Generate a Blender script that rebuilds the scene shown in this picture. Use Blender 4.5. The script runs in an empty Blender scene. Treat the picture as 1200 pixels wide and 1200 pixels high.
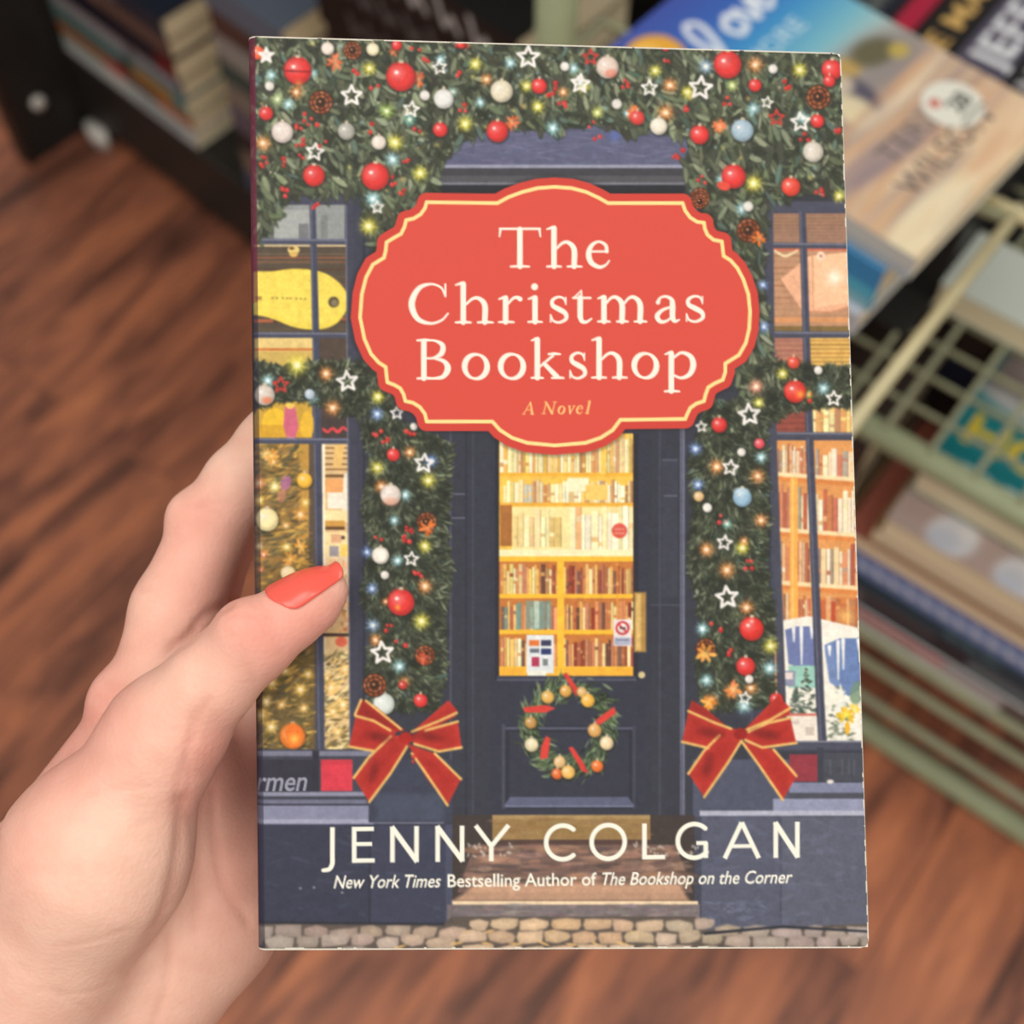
import bpy, bmesh, math, random
import numpy as np
from mathutils import Vector, Matrix

S = bpy.context.scene
COL = S.collection
# ------------------------------------------------------------------ camera
PITCH = math.radians(30)                      # 0 = straight down
EYE = Vector((0, 0, 1.45))
FPX = 600 / math.tan(math.radians(21))        # 42 degrees across 1200 px
cd = bpy.data.cameras.new('camera'); cam = bpy.data.objects.new('camera', cd); COL.objects.link(cam)
cam.location = EYE; cam.rotation_euler = (PITCH, 0, 0)
cd.sensor_width = 36; cd.lens = 18 / math.tan(math.radians(21)); cd.clip_start = .01
cd.dof.use_dof = True; cd.dof.focus_distance = .296; cd.dof.aperture_fstop = 12
S.camera = cam
# ------------------------------------------------------------------ light: shop ceiling light plus an added fill on the right
w = bpy.data.worlds.new('shop_ambient'); S.world = w; w.use_nodes = True
w.node_tree.nodes['Background'].inputs[0].default_value = (1.0, .955, .90, 1)
w.node_tree.nodes['Background'].inputs[1].default_value = .35
def area(name, loc, target, sx, sy, e, col=(1, .95, .88)):
    d = bpy.data.lights.new(name, 'AREA'); d.shape = 'RECTANGLE'; d.size = sx; d.size_y = sy; d.energy = e; d.color = col
    o = bpy.data.objects.new(name, d); COL.objects.link(o); o.location = loc
    o.rotation_euler = (Vector(target) - Vector(loc)).to_track_quat('-Z', 'Y').to_euler(); return o
area('overhead_area_light', (-.35, .25, 2.75), (-.35, .25, 0), 1.2, .6, 12)
area('overhead_area_light', (.5, -1.3, 2.75), (.35, -.9, 0), 1.2, 1.2, 15, (1, .93, .84))
area('overhead_area_light', (-1.0, -.9, 2.75), (-1.0, -.9, 0), 1.2, .6, 12)
area('overhead_area_light', (1.0, .2, 2.75), (1.0, .2, 0), 1.2, .6, 11)  # fill added to brighten the right-facing page ends, no known fixture
S.view_settings.view_transform = 'Standard'; S.view_settings.look = 'None'
S.view_settings.exposure = 0.0; S.view_settings.gamma = 1.0; S.view_settings.use_curve_mapping = False
S.cycles.use_denoising = True
S.cycles.max_bounces = 6; S.cycles.transparent_max_bounces = 4
# ------------------------------------------------------------------ printed artwork painter (numpy)
OX, OY, CW, CH = 276, 26, 760, 1104          # the front cover's artwork field
class Canvas:
    def __init__(s, w, h, ox=0, oy=0, col=(50, 52, 62)):
        s.w, s.h, s.ox, s.oy = w, h, ox, oy
        s.c = np.empty((h, w, 3), np.float32); s.c[:] = col
    def win(s, x0, y0, x1, y1):
        a = max(int(math.floor(x0 - s.ox)), 0); b = min(int(math.ceil(x1 - s.ox)) + 1, s.w)
        c = max(int(math.floor(y0 - s.oy)), 0); d = min(int(math.ceil(y1 - s.oy)) + 1, s.h)
        if a >= b or c >= d: return None
        Y, X = np.mgrid[c:d, a:b].astype(np.float32)
        return (slice(c, d), slice(a, b)), X + s.ox + .5, Y + s.oy + .5
    def put(s, sl, cov, col):
        cov = np.clip(cov, 0, 1)[..., None]
        s.c[sl] = s.c[sl] * (1 - cov) + np.asarray(col, np.float32) * cov
    def rect(s, x0, y0, x1, y1, col, a=1.0, soft=.7):
        g = s.win(x0 - 2, y0 - 2, x1 + 2, y1 + 2)
        if g is None: return
        sl, X, Y = g
        d = np.minimum(np.minimum(X - x0, x1 - X), np.minimum(Y - y0, y1 - Y))
        s.put(sl, np.clip(.5 + d / soft, 0, 1) * a, col)
    def ell(s, x, y, rx, ry, col, ang=0., a=1.0, soft=1.0):
        m = max(rx, ry) + 2
        g = s.win(x - m, y - m, x + m, y + m)
        if g is None: return
        sl, X, Y = g
        ca, sa = math.cos(ang), math.sin(ang)
        u = (X - x) * ca + (Y - y) * sa; v = -(X - x) * sa + (Y - y) * ca
        d = (1 - np.sqrt((u / rx) ** 2 + (v / ry) ** 2)) * min(rx, ry)
        s.put(sl, np.clip(.5 + d / soft, 0, 1) * a, col)
    def glow(s, x, y, r, col, a=.9):
        g = s.win(x - r * 1.6, y - r * 1.6, x + r * 1.6, y + r * 1.6)
        if g is None: return
        sl, X, Y = g
        q = ((X - x) ** 2 + (Y - y) ** 2) / (r * r)
        s.put(sl, np.exp(-q * 2.6) * a, col)
    def poly_sd(s, P, pad):
        P = np.asarray(P, np.float32)
        g = s.win(P[:, 0].min() - pad, P[:, 1].min() - pad, P[:, 0].max() + pad, P[:, 1].max() + pad)
        if g is None: return None
        sl, X, Y = g
        dmin = np.full(X.shape, 1e9, np.float32); ins = np.zeros(X.shape, bool)
        n = len(P)
        for i in range(n):
            ax, ay = P[i]; bx, by = P[(i + 1) % n]
            ex, ey = bx - ax, by - ay
            wx, wy = X - ax, Y - ay
            t = np.clip((wx * ex + wy * ey) / max(ex * ex + ey * ey, 1e-9), 0, 1)
            dmin = np.minimum(dmin, (wx - ex * t) ** 2 + (wy - ey * t) ** 2)
            if ay != by:
                cr = ((ay > Y) != (by > Y)) & (X < ex * (Y - ay) / (by - ay) + ax)
                ins ^= cr
        d = np.sqrt(dmin)
        return sl, np.where(ins, -d, d), X, Y
    def poly(s, P, col, a=1.0, soft=1.0, edge=None, ew=1.0):
        r = s.poly_sd(P, 4)
        if r is None: return
        sl, sd, X, Y = r
        s.put(sl, np.clip(.5 - sd / soft, 0, 1) * a, col)
        if edge is not None:
            s.put(sl, np.clip(.5 - (np.abs(sd + ew * .5) - ew * .5) / soft, 0, 1) * a, edge)
    def strokes(s, L, col, a=1.0, soft=1.0, flat=False):
        """L: polylines of (x, y, r); their union is painted once"""
        al = [p for l in L for p in l]
        m = max(p[2] for p in al) + 2
        g = s.win(min(p[0] for p in al) - m, min(p[1] for p in al) - m, max(p[0] for p in al) + m, max(p[1] for p in al) + m)
        if g is None: return
        sl, X, Y = g
        sd = np.full(X.shape, 1e9, np.float32)
        for l in L:
            if len(l) == 1: l = [l[0], l[0]]
            for (ax, ay, ar), (bx, by, br) in zip(l[:-1], l[1:]):
                ex, ey = bx - ax, by - ay; L2 = max(ex * ex + ey * ey, 1e-9)
                t0 = ((X - ax) * ex + (Y - ay) * ey) / L2
                t = np.clip(t0, 0, 1)
                d = np.sqrt((X - ax - ex * t) ** 2 + (Y - ay - ey * t) ** 2) - (ar + (br - ar) * t)
                if flat and len(l) == 2:
                    d = np.maximum(d, np.maximum(-t0, t0 - 1) * math.sqrt(L2))
                sd = np.minimum(sd, d)
        s.put(sl, np.clip(.5 - sd / soft, 0, 1) * a, col)
def smooth_line(P, n=6):
    P = [np.array(p, float) for p in P]
    if len(P) < 3: return [tuple(p) for p in P]
    Q = [2 * P[0] - P[1]] + P + [2 * P[-1] - P[-2]]
    o = []
    for i in range(1, len(Q) - 2):
        for k in range(n):
            t = k / n
            o.append(tuple(.5 * (2 * Q[i] + (Q[i + 1] - Q[i - 1]) * t + (2 * Q[i - 1] - 5 * Q[i] + 4 * Q[i + 1] - Q[i + 2]) * t * t + (3 * Q[i] - Q[i - 1] - 3 * Q[i + 1] + Q[i + 2]) * t ** 3)))
    o.append(tuple(P[-1])); return o
# ---- a small serif alphabet drawn in strokes: (x, y, half width), cap height 1
T = .069
def stem(x, y0=0., y1=.62, r=T): return [(x, y0 + .03, r), (x, y1, r)]
def foot(x0, x1, y=.022, r=.024): return [(x0, y, r), ((x0 + x1) / 2, y + .012, r + .012), (x1, y, r)]
def flag(x, y): return [(x - .14, y - .055, .02), (x - .03, y - .01, .04), (x, y - .02, T * .9)]
def arch(x0, x1, y=.62):
    return smooth_line([(x0 + .04, y - .16, .028), (x0 + .17, y - .01, .036), ((x0 + x1) / 2 + .09, y + .0, .048), (x1, y - .17, T), (x1, .03, T)])
SERIF = {
 'T': (1.03, [[(.03, .965, .03), (1.0, .965, .03)], [(.04, .96, .032), (.015, .77, .018)], [(.99, .96, .032), (1.015, .77, .018)], stem(.515, 0, .95), foot(.29, .74)]),
 'h': (.68, [stem(.14, 0, .97), flag(.14, 1.01), foot(0, .28), arch(.14, .54), foot(.41, .69)]),
 'e': (.58, [[(.08, .40, .026), (.49, .40, .026)], smooth_line([(.50, .40, .045), (.47, .56, .042), (.30, .645, .03), (.13, .54, .052), (.065, .33, .07), (.13, .12, .064), (.32, .012, .046), (.47, .06, .03), (.56, .17, .02)])]),
 'C': (.98, [smooth_line([(.89, .70, .022), (.79, .90, .028), (.54, .985, .03), (.25, .87, .06), (.085, .5, .08), (.22, .13, .065), (.53, .005, .036), (.80, .08, .028), (.96, .25, .022)]), [(.895, .98, .024), (.895, .68, .024)]]),
 'r': (.48, [stem(.14), flag(.14, .65), foot(0, .31), smooth_line([(.18, .46, .026), (.28, .60, .034), (.37, .64, .042), (.44, .60, .06)])]),
 'i': (.29, [stem(.145), flag(.145, .65), foot(0, .29), [(.135, .90, .085)]]),
 's': (.44, [smooth_line([(.38, .50, .02), (.33, .61, .028), (.20, .64, .032), (.075, .56, .045), (.08, .43, .055), (.22, .34, .065), (.37, .24, .058), (.39, .10, .045), (.24, .01, .032), (.09, .05, .028), (.035, .18, .02)]), [(.385, .63, .018), (.385, .46, .018)], [(.03, .20, .018), (.03, .02, .018)]]),
 't': (.46, [[(.17, .62, T), (.17, .15, T)], [(.02, .62, .02), (.20, .80, .018), (.20, .62, .03)], [(.0, .615, .028), (.42, .615, .028)], smooth_line([(.17, .17, T), (.21, .04, .055), (.32, .015, .038), (.45, .10, .02)])]),
 'm': (1.15, [stem(.14), flag(.14, .65), foot(0, .28), arch(.14, .57), foot(.45, .71), arch(.57, 1.0), foot(.87, 1.15)]),
 'a': (.60, [smooth_line([(.09, .49, .052), (.14, .60, .03), (.27, .64, .032), (.41, .57, .05), (.44, .42, T), (.44, .13, T), (.50, .02, .042), (.60, .06, .02)]), smooth_line([(.44, .39, .025), (.20, .30, .04), (.07, .15, .062), (.15, .015, .05), (.30, .03, .032), (.44, .15, .025)])]),
 'B': (.82, [stem(.18, 0, .95), foot(.02, .40, .972), foot(.02, .45), smooth_line([(.2, .972, .025), (.45, .965, .03), (.635, .85, .06), (.61, .65, .065), (.42, .535, .032), (.2, .53, .025)]), smooth_line([(.40, .535, .025), (.67, .45, .05), (.765, .27, .078), (.65, .07, .055), (.42, .025, .03), (.2, .022, .025)])]),
 'o': (.70, [[(.35 + .275 * math.cos(k * math.pi / 12), .315 + .305 * math.sin(k * math.pi / 12), .03 + .042 * abs(math.cos(k * math.pi / 12 + .25)) ** 1.3) for k in range(25)]]),
 'k': (.78, [stem(.14, 0, .97), flag(.14, 1.01), foot(0, .28), [(.2, .30, .028), (.53, .58, .032)], foot(.42, .70, .615), [(.31, .38, .05), (.62, .06, .065)], foot(.50, .79)]),
 'p': (.72, [[(.15, -.32, T), (.15, .60, T)], flag(.15, .65), foot(.0, .33, -.33), smooth_line([(.19, .50, .028), (.38, .635, .036), (.59, .54, .06), (.65, .32, .074), (.57, .10, .06), (.38, .005, .036), (.19, .08, .028)])]),
 'A': (.9, [[(.10, .02, .03), (.46, .98, .03)], [(.46, .96, .05), (.80, .04, .08)], [(.24, .36, .028), (.65, .36, .028)], foot(0, .22), foot(.66, .94)]),
 'N': (.95, [[(.16, .02, .035), (.16, .96, .035)], [(.16, .94, .06), (.80, .06, .08)], [(.82, .98, .035), (.82, .02, .035)], foot(.02, .3), foot(.02, .2, .97), foot(.68, .97, .97)]),
 'v': (.56, [[(.10, .60, .06), (.28, .04, .06)], [(.28, .03, .03), (.48, .60, .035)], foot(0, .2, .62), foot(.38, .57, .62)]),
 'l': (.28, [stem(.14, 0, .97), flag(.14, 1.01), foot(0, .28)]),
}
def letter(cv, ch, x0, x1, base, cap, col, slope=0., shear=0., fat=1.0, a=1.0):
    w, L = SERIF[ch]; sx = (x1 - x0) / w
    cv.strokes([[(x0 + (p[0] + shear * p[1]) * sx, base - p[1] * cap + slope * (p[0] * sx), p[2] * cap * fat) for p in l] for l in L], col, a)
def arc(cx, cy, rx, ry, a0, a1, r, n=28):
    return [(cx + rx * math.cos(math.radians(a0 + (a1 - a0) * k / n)), cy + ry * math.sin(math.radians(a0 + (a1 - a0) * k / n)), r) for k in range(n + 1)]
W_ = .064
SANS = {
 'J': (.36, [[(.29, .20, W_), (.29, 1.0, W_)], smooth_line([(.29, .22, W_), (.285, -.02, W_), (.20, -.17, W_ * .95), (.03, -.20, W_ * .8)])]),
 'E': (.62, [[(.07, 0, W_), (.07, 1, W_)], [(.07, .94, .058), (.60, .94, .058)], [(.07, .52, .055), (.55, .52, .055)], [(.07, .06, .058), (.62, .06, .058)]]),
 'N': (.82, [[(.07, 0, W_), (.07, 1, W_)], [(.75, 0, W_), (.75, 1, W_)], [(.05, .99, .072), (.77, .01, .072)]]),
 'Y': (.90, [[(.43, 0, W_), (.43, .46, W_)], [(.03, 1, W_), (.43, .42, W_)], [(.87, 1, W_), (.43, .42, W_)]]),
 'C': (.88, [arc(.52, .5, .45, .47, 50, 310, W_)]),
 'O': (1.02, [arc(.51, .5, .445, .47, 0, 360, W_, 44)]),
 'L': (.60, [[(.07, 0, W_), (.07, 1, W_)], [(.07, .06, .058), (.60, .06, .058)]]),
 'G': (.92, [arc(.52, .5, .455, .47, 48, 318, W_), [(.84, .02, W_), (.84, .46, W_)], [(.58, .44, .055), (.88, .44, .055)]]),
 'A': (.96, [[(.04, 0, W_), (.48, 1, W_)], [(.92, 0, W_), (.48, 1, W_)], [(.2, .34, .052), (.76, .34, .052)]]),
}
def sans(cv, ch, x0, x1, base, cap, col, slope=0.):
    w, L = SANS[ch]; sx = (x1 - x0) / w
    cv.strokes([[(x0 + p[0] * sx, base - p[1] * cap + slope * p[0] * sx, p[2] * cap) for p in l] for l in L], col, 1, 1.0, True)
def font_text(cv, txt, x0, x1, base, cap, col, shear=0., slope=0., ang=None, fat=0., a=1.0):
    """type from Blender's built-in font, filled into the canvas; x0..x1 is the line's extent"""
    cu = bpy.data.curves.new('type', 'FONT'); cu.body = txt; cu.resolution_u = 3
    cu.offset = fat
    ob = bpy.data.objects.new('type', cu)
    me = ob.to_mesh(); me.calc_loop_triangles()
    V = np.array([v.co[:2] for v in me.vertices]); F = np.array([t.vertices[:] for t in me.loop_triangles])
    ob.to_mesh_clear(); bpy.data.objects.remove(ob); bpy.data.curves.remove(cu)
    k = cap / .72
    xm = V[:, 0].min(); kx = (x1 - x0) / (V[:, 0].max() - xm)
    X = (V[:, 0] - xm) * kx; Y = V[:, 1] * k
    X = X + Y * shear
    if ang is not None:
        ca, sa = math.cos(ang), math.sin(ang)
        P = np.stack([x0 + X * ca - Y * -sa * -1 * -1, base], 1) if False else np.stack([x0 + X * ca + Y * sa, base + X * sa - Y * ca], 1)
    else:
        P = np.stack([x0 + X, base - Y + slope * X], 1)
    tri_fill(cv, P, F, col, a)
def tri_fill(cv, P, F, col, a=1.0):
    S = 4
    x0, y0 = np.floor(P.min(0)) - 1; x1, y1 = np.ceil(P.max(0)) + 1
    g = cv.win(x0, y0, x1, y1)
    if g is None: return
    sl, X, Y = g
    gx, gy = X[0, 0] - .5, Y[0, 0] - .5
    h, w = X.shape
    M = np.zeros((h * S, w * S), bool)
    Q = (P - [gx, gy]) * S
    for t in F:
        A_, B_, C_ = Q[t]
        lo = np.maximum(np.floor(np.minimum(np.minimum(A_, B_), C_)).astype(int), 0); hi = np.ceil(np.maximum(np.maximum(A_, B_), C_)).astype(int) + 1
        hi = np.minimum(hi, [w * S, h * S])
        if (hi <= lo).any(): continue
        yy, xx = np.mgrid[lo[1]:hi[1], lo[0]:hi[0]] + .5
        e = lambda p, q: (xx - p[0]) * (q[1] - p[1]) - (yy - p[1]) * (q[0] - p[0])
        e1, e2, e3 = e(A_, B_), e(B_, C_), e(C_, A_)
        M[lo[1]:hi[1], lo[0]:hi[0]] |= ((e1 >= 0) & (e2 >= 0) & (e3 >= 0)) | ((e1 <= 0) & (e2 <= 0) & (e3 <= 0))
    cv.put(sl, M.reshape(h, S, w, S).mean((1, 3)) * a, col)
# ---- the front cover
rnd = random.Random(11)
def jit(c, d): 
    k = rnd.uniform(-d, d); return tuple(min(255, max(0, v + k + rnd.uniform(-d, d) * .3)) for v in c)
def ball(cv, x, y, r, col, ry=None):
    ry = ry or r
    cv.ell(x + .5, y + 1.2, r + 1.2, ry + 1.2, (34, 36, 32), a=.55, soft=2.5)
    cv.ell(x, y, r, ry, tuple(v * .80 for v in col))
    cv.ell(x - r * .10, y - ry * .12, r * .86, ry * .86, col, soft=r * .35)
    hi = tuple(v + (255 - v) * .45 for v in col)
    cv.ell(x - r * .25, y - ry * .25, r * .45, ry * .42, hi, a=.55, soft=r * .5)
    cv.ell(x - r * .32, y - ry * .30, max(r * .15, .9), max(ry * .13, .9), (255, 246, 240), a=.9)
    if r > 6:
        cv.rect(x - r * .16, y - ry - 2.5, x + r * .16, y - ry + 1, (205, 190, 165))
def star(cv, x, y, r, col=(240, 236, 232), rot=0., fill=False):
    P = []
    for k in range(10):
        q = r if k % 2 == 0 else r * .46
        an = rot - math.pi / 2 + k * math.pi / 5
        P.append((x + q * math.cos(an), y + q * math.sin(an)))
    rr = max(.9, r * .125)
    if fill: cv.poly(P, col)
    cv.strokes([[(p[0] * .93 + x * .07, p[1] * .93 + y * .07, rr) for p in P + P[:1]]], col)
def spark(cv, x, y, r, col, core=(255, 244, 214)):
    cv.glow(x, y, r * 1.1, col, .95)
    for k in range(8):
        an = k * math.pi / 4 + rnd.uniform(0, .5); q = r * rnd.uniform(.7, 1.15)
        cv.strokes([[(x, y, r * .13), (x + q * math.cos(an), y + q * math.sin(an), .35)]], tuple(v * .4 + c * .6 for v, c in zip(core, col)), .5)
    cv.glow(x, y, r * .42, core, .95)
def cone(cv, x, y, r, col=(168, 92, 58)):
    cv.ell(x, y, r, r * 1.03, (66, 42, 30))
    for ring, n in ((.82, 11), (.52, 7)):
        for k in range(n):
            an = k * 2 * math.pi / n + ring
            cv.ell(x + r * ring * math.cos(an), y + r * ring * math.sin(an), r * .2, r * .11, jit(col, 26), an + 1.57, .95)
    cv.ell(x, y, r * .24, r * .24, (58, 34, 26)); cv.ell(x - 1, y - 1, r * .1, r * .1, (220, 160, 110))
def berries(cv, x, y, n=3):
    for k in range(n):
        a_, b_ = x + rnd.uniform(-6, 6), y + rnd.uniform(-5, 5); q = rnd.uniform(1.9, 3.0)
        cv.ell(a_, b_, q, q, jit((196, 48, 46), 16)); cv.ell(a_ - .7, b_ - .7, .8, .8, (240, 170, 160), a=.7)
def flower(cv, x, y, r, col):
    for k in range(9):
        an = k * 2 * math.pi / 9 + rnd.random(); q = r * rnd.uniform(.45, .8)
        cv.ell(x + q * math.cos(an), y + q * math.sin(an), r * .42, r * .2, jit(col, 22), an, .92)
    cv.glow(x, y, r * .55, tuple(min(255, v + 55) for v in col), .8)
def leaves(cv, pts, big):
    for (x, y, down) in pts:
        t = rnd.random()
        c = (62, 66, 54) if t < .32 else (86, 93, 73) if t < .58 else (110, 120, 94) if t < .80 else (142, 150, 122) if t < .95 else (88, 108, 98)
        an = down + rnd.uniform(-.9, .9)
        L = rnd.uniform(6, 13) if big else rnd.uniform(3, 7.5)
        w = rnd.uniform(1.7, 4.0) if big else rnd.uniform(.8, 2.0)
        cv.ell(x, y + 1.2, L, w + .6, (40, 44, 37), an, .55, 1.6)
        cv.ell(x, y, L, w, jit(c, 12), an, .9)
        if big and w > 2.4:
            cv.strokes([[(x - L * .8 * math.cos(an), y - L * .8 * math.sin(an), .45), (x + L * .8 * math.cos(an), y + L * .8 * math.sin(an), .35)]], tuple(v * 1.22 for v in c), .6)
def inside(poly, x, y):
    r = False; n = len(poly)
    for i in range(n):
        (ax, ay), (bx, by) = poly[i], poly[(i + 1) % n]
        if (ay > y) != (by > y) and x < (bx - ax) * (y - ay) / (by - ay) + ax: r = not r
    return r
def shelf_books(cv, x0, x1, y0, y1, cols, wmin=2.0, wmax=5.0, lean=0):
    x = x0
    while x < x1:
        w = rnd.uniform(wmin, wmax); h = (y1 - y0) * rnd.uniform(.72, .98); c = jit(rnd.choice(cols), 16)
        cv.rect(x, y1 - h, min(x + w - .3, x1), y1, c)
        if rnd.random() < .6:
            q = y1 - h * rnd.uniform(.3, .8); cv.rect(x, q, min(x + w - .3, x1), q + h * .12, jit(rnd.choice(cols), 25), .8)
        cv.rect(min(x + w - .7, x1), y1 - h, min(x + w, x1), y1, tuple(v * .55 for v in c), .7)
        x += w
def paint_front():
    cv = Canvas(CW, CH, OX, OY, (56, 58, 70))
    NAVY = (60, 62, 76)
    # shop front: fascia, pillars
    cv.rect(270, 20, 1040, 260, (54, 56, 64))
    cv.rect(500, 140, 830, 196, (92, 94, 122), soft=6)
    for k in range(260):
        x, y = rnd.uniform(505, 825), rnd.uniform(150, 194)
        cv.ell(x, y, rnd.uniform(3, 14), .8, jit((116, 118, 148), 30), rnd.uniform(-.2, .2), .35)
    cv.rect(500, 193, 830, 197, (150, 152, 172)); cv.rect(500, 197, 830, 206, (66, 66, 72)); cv.rect(500, 206, 830, 214, (84, 84, 90))
    cv.rect(500, 214, 830, 216.5, (128, 128, 140)); cv.rect(500, 217, 830, 240, (40, 42, 48))
    cv.glow(720, 158, 12, (92, 110, 176), .8)
    # pillars beside the windows
    for x0, x1 in ((404, 432), (876, 908)):
        cv.rect(x0, 225, x1, 890, (62, 64, 80)); cv.rect(x0 + 4, 225, x0 + 6, 890, (84, 86, 104), .7); cv.rect(x1 - 7, 225, x1 - 4, 890, (46, 48, 60), .8)
    # ---- left window
    cv.rect(290, 232, 412, 884, (68, 70, 88))
    cv.rect(296, 240, 404, 281, (146, 150, 150)); cv.rect(318, 246, 366, 279, (166, 170, 168)); cv.rect(300, 240, 321, 281, (108, 112, 106)); cv.rect(376, 252, 384, 279, (126, 130, 130)); cv.rect(350, 262, 362, 281, (120, 122, 126))
    cv.rect(296, 286, 408, 391, (86, 76, 64))
    for k in range(12):
        y = 288 + k * 8.8; cv.rect(296, y, 408, y + rnd.uniform(1.5, 4), jit((104, 82, 62), 22), .7)
    cv.rect(297, 286, 405, 289, (214, 192, 148)); cv.rect(297, 301, 405, 303, (170, 96, 66), .7); cv.rect(300, 306, 405, 307.5, (150, 92, 66), .6); cv.rect(297, 374, 320, 378, (190, 104, 70), .8); cv.rect(380, 372, 406, 375, (176, 92, 66), .7)
    cv.ell(344, 293, 7, 5, (232, 206, 130)); cv.ell(342, 291, 3, 2, (120, 84, 50)); cv.ell(344, 298, 5, 3, (220, 180, 100))
    fish = smooth_line([(292, 318, 0), (318, 318, 0), (345, 315, 0), (374, 318, 0), (392, 327, 0), (405, 341, 0), (409, 354, 0), (404, 367, 0), (393, 380, 0), (374, 386, 0), (347, 384, 0), (320, 374, 0), (300, 369, 0), (288, 367, 0)])
    cv.poly([p[:2] for p in fish], (238, 212, 84)); cv.poly([(p[0] * .97 + 10, p[1] * .9 + 33) for p in fish], (246, 222, 102), .6, 6)
    cv.ell(391, 354, 6.4, 6.4, (92, 80, 60)); cv.ell(392, 355, 4, 4, (134, 120, 92))
    for k, x in enumerate((299, 303, 318, 323, 330, 335, 339, 346, 351, 356)): cv.rect(x, 347.5 + k * .18, x + 3, 350 + k * .18, (134, 116, 66), .65)
    cv.rect(300, 347, 307, 352, (150, 120, 70), .7)
    cv.rect(296, 396, 408, 440, (150, 120, 70)); cv.rect(298, 396, 366, 412, (226, 198, 128)); cv.rect(298, 408, 366, 411, (200, 120, 60)); cv.rect(298, 412, 366, 440, (204, 174, 96)); cv.rect(374, 396, 408, 440, (84, 70, 62)); cv.rect(376, 426, 404, 434, (190, 70, 44), .6)
    # lower panes
    cv.rect(296, 470, 366, 513, (206, 164, 66)); cv.ell(322, 496, 15, 18, (236, 190, 56)); cv.rect(300, 498, 366, 513, (214, 164, 52)); cv.ell(360, 498, 8, 16, (232, 184, 60))
    cv.poly([(334, 476), (346, 476), (350, 500), (346, 514), (336, 514), (332, 498)], (208, 104, 128)); cv.ell(340, 475, 5, 4, (240, 206, 96)); cv.rect(336, 512, 345, 534, (232, 164, 180))
    cv.rect(374, 470, 410, 513, (72, 62, 60))
    cv.strokes([smooth_line([(379, 503, 1.6), (384, 506, 1.8), (390, 502, 1.6), (396, 506, 2), (402, 501, 1.6), (406, 504, 1.4)])], (222, 74, 78))
    cv.rect(298, 519, 368, 880, (150, 116, 62)); cv.rect(350, 519, 362, 660, (190, 146, 70)); cv.rect(362, 519, 370, 880, (92, 78, 66))
    cv.rect(298, 720, 368, 880, (112, 92, 52))
    for k in range(950):          # branches of the lit tree in the window
        y = rnd.uniform(520, 880); x = rnd.uniform(297, 366 if y > 600 else 352)
        t = rnd.random()
        c = (104, 92, 62) if t < .36 else (76, 74, 52) if t < .66 else (152, 128, 76) if t < .86 else (222, 178, 84)
        cv.ell(x, y, rnd.uniform(3, 8), rnd.uniform(.8, 1.9), jit(c, 16), rnd.uniform(-.85, .25), .75)
    for x, y, r, c in ((303, 566, 7, (222, 130, 74)), (313, 609, 13.5, (246, 230, 172)), (357, 563, 9, (248, 190, 66)), (322, 570, 6, (248, 226, 130)), (304, 586, 5, (246, 206, 84)), (352, 603, 6, (234, 160, 70)), (335, 616, 4, (240, 180, 90)), (358, 589, 4, (248, 206, 90)), (336, 641, 5, (248, 214, 96)), (338, 672, 9, (248, 226, 170)), (305, 668, 3, (216, 96, 56)), (309, 650, 4, (214, 110, 70)), (303, 640, 4, (224, 186, 130)), (343, 863, 15, (232, 128, 48)), (318, 800, 6, (246, 204, 100)), (352, 808, 7, (250, 200, 84)), (305, 838, 7, (240, 196, 96)), (318, 852, 6, (252, 214, 112)), (361, 790, 5, (246, 196, 84)), (330, 826, 5, (236, 178, 80)), (312, 822, 5, (248, 214, 130)), (356, 830, 5, (246, 190, 90)), (308, 778, 5, (232, 160, 64)), (334, 786, 4, (250, 216, 120)), (320, 540, 6, (238, 176, 80)), (312, 533, 5, (246, 206, 120))):
        if r > 7: ball(cv, x, y, r, c)
        else: spark(cv, x, y, r * 1.5, c)
    cv.poly([(334, 858), (342, 846), (350, 852), (357, 862), (352, 874), (340, 876)], (236, 120, 44)); cv.glow(345, 866, 9, (252, 196, 90))
    cv.ell(335, 566, 6, 9, (176, 110, 160), .3, .8); cv.ell(330, 581, 5, 8, (214, 140, 120), .3, .6)
    for x, y in ((318, 534), (352, 640), (340, 655), (306, 800)): flower(cv, x, y, 8, (226, 160, 74))
    # right hand pane of it: cream shelves
    cv.rect(377, 519, 412, 880, (222, 190, 140)); cv.rect(377, 519, 381, 880, (250, 238, 206))
    for y in (524, 530, 536, 543, 549, 556): cv.rect(381, y, 408, y + 2.2, (150, 106, 60)); 
    cv.poly([(392, 522), (404, 519), (400, 548), (390, 548)], (232, 190, 116)); cv.rect(381, 556, 410, 559.5, (118, 82, 48))
    cv.rect(381, 561, 402, 578, (236, 168, 106)); cv.rect(384, 577, 402, 596, (244, 232, 214)); cv.poly([(403, 556), (411, 552), (408, 600), (401, 600)], (240, 232, 212)); cv.rect(381, 598, 412, 612, (250, 226, 170)); cv.rect(381, 610, 404, 617, (202, 152, 74)); cv.rect(381, 617, 404, 621, (104, 74, 44))
    cv.rect(381, 624, 412, 652, (244, 222, 166)); cv.rect(388, 626, 400, 636, (228, 176, 134)); cv.rect(386, 640, 397, 652, (160, 154, 160)); cv.rect(399, 638, 411, 652, (246, 210, 110)); cv.ell(402, 630, 2.4, 2.4, (80, 66, 60)); cv.rect(381, 652, 412, 720, (236, 210, 170))
    for k in range(60): cv.rect(*(lambda x, y: (x, y, x + rnd.uniform(2, 7), y + rnd.uniform(2, 6)))(rnd.uniform(380, 408), rnd.uniform(655, 740)), jit((216, 160, 110), 40), .8)
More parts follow.
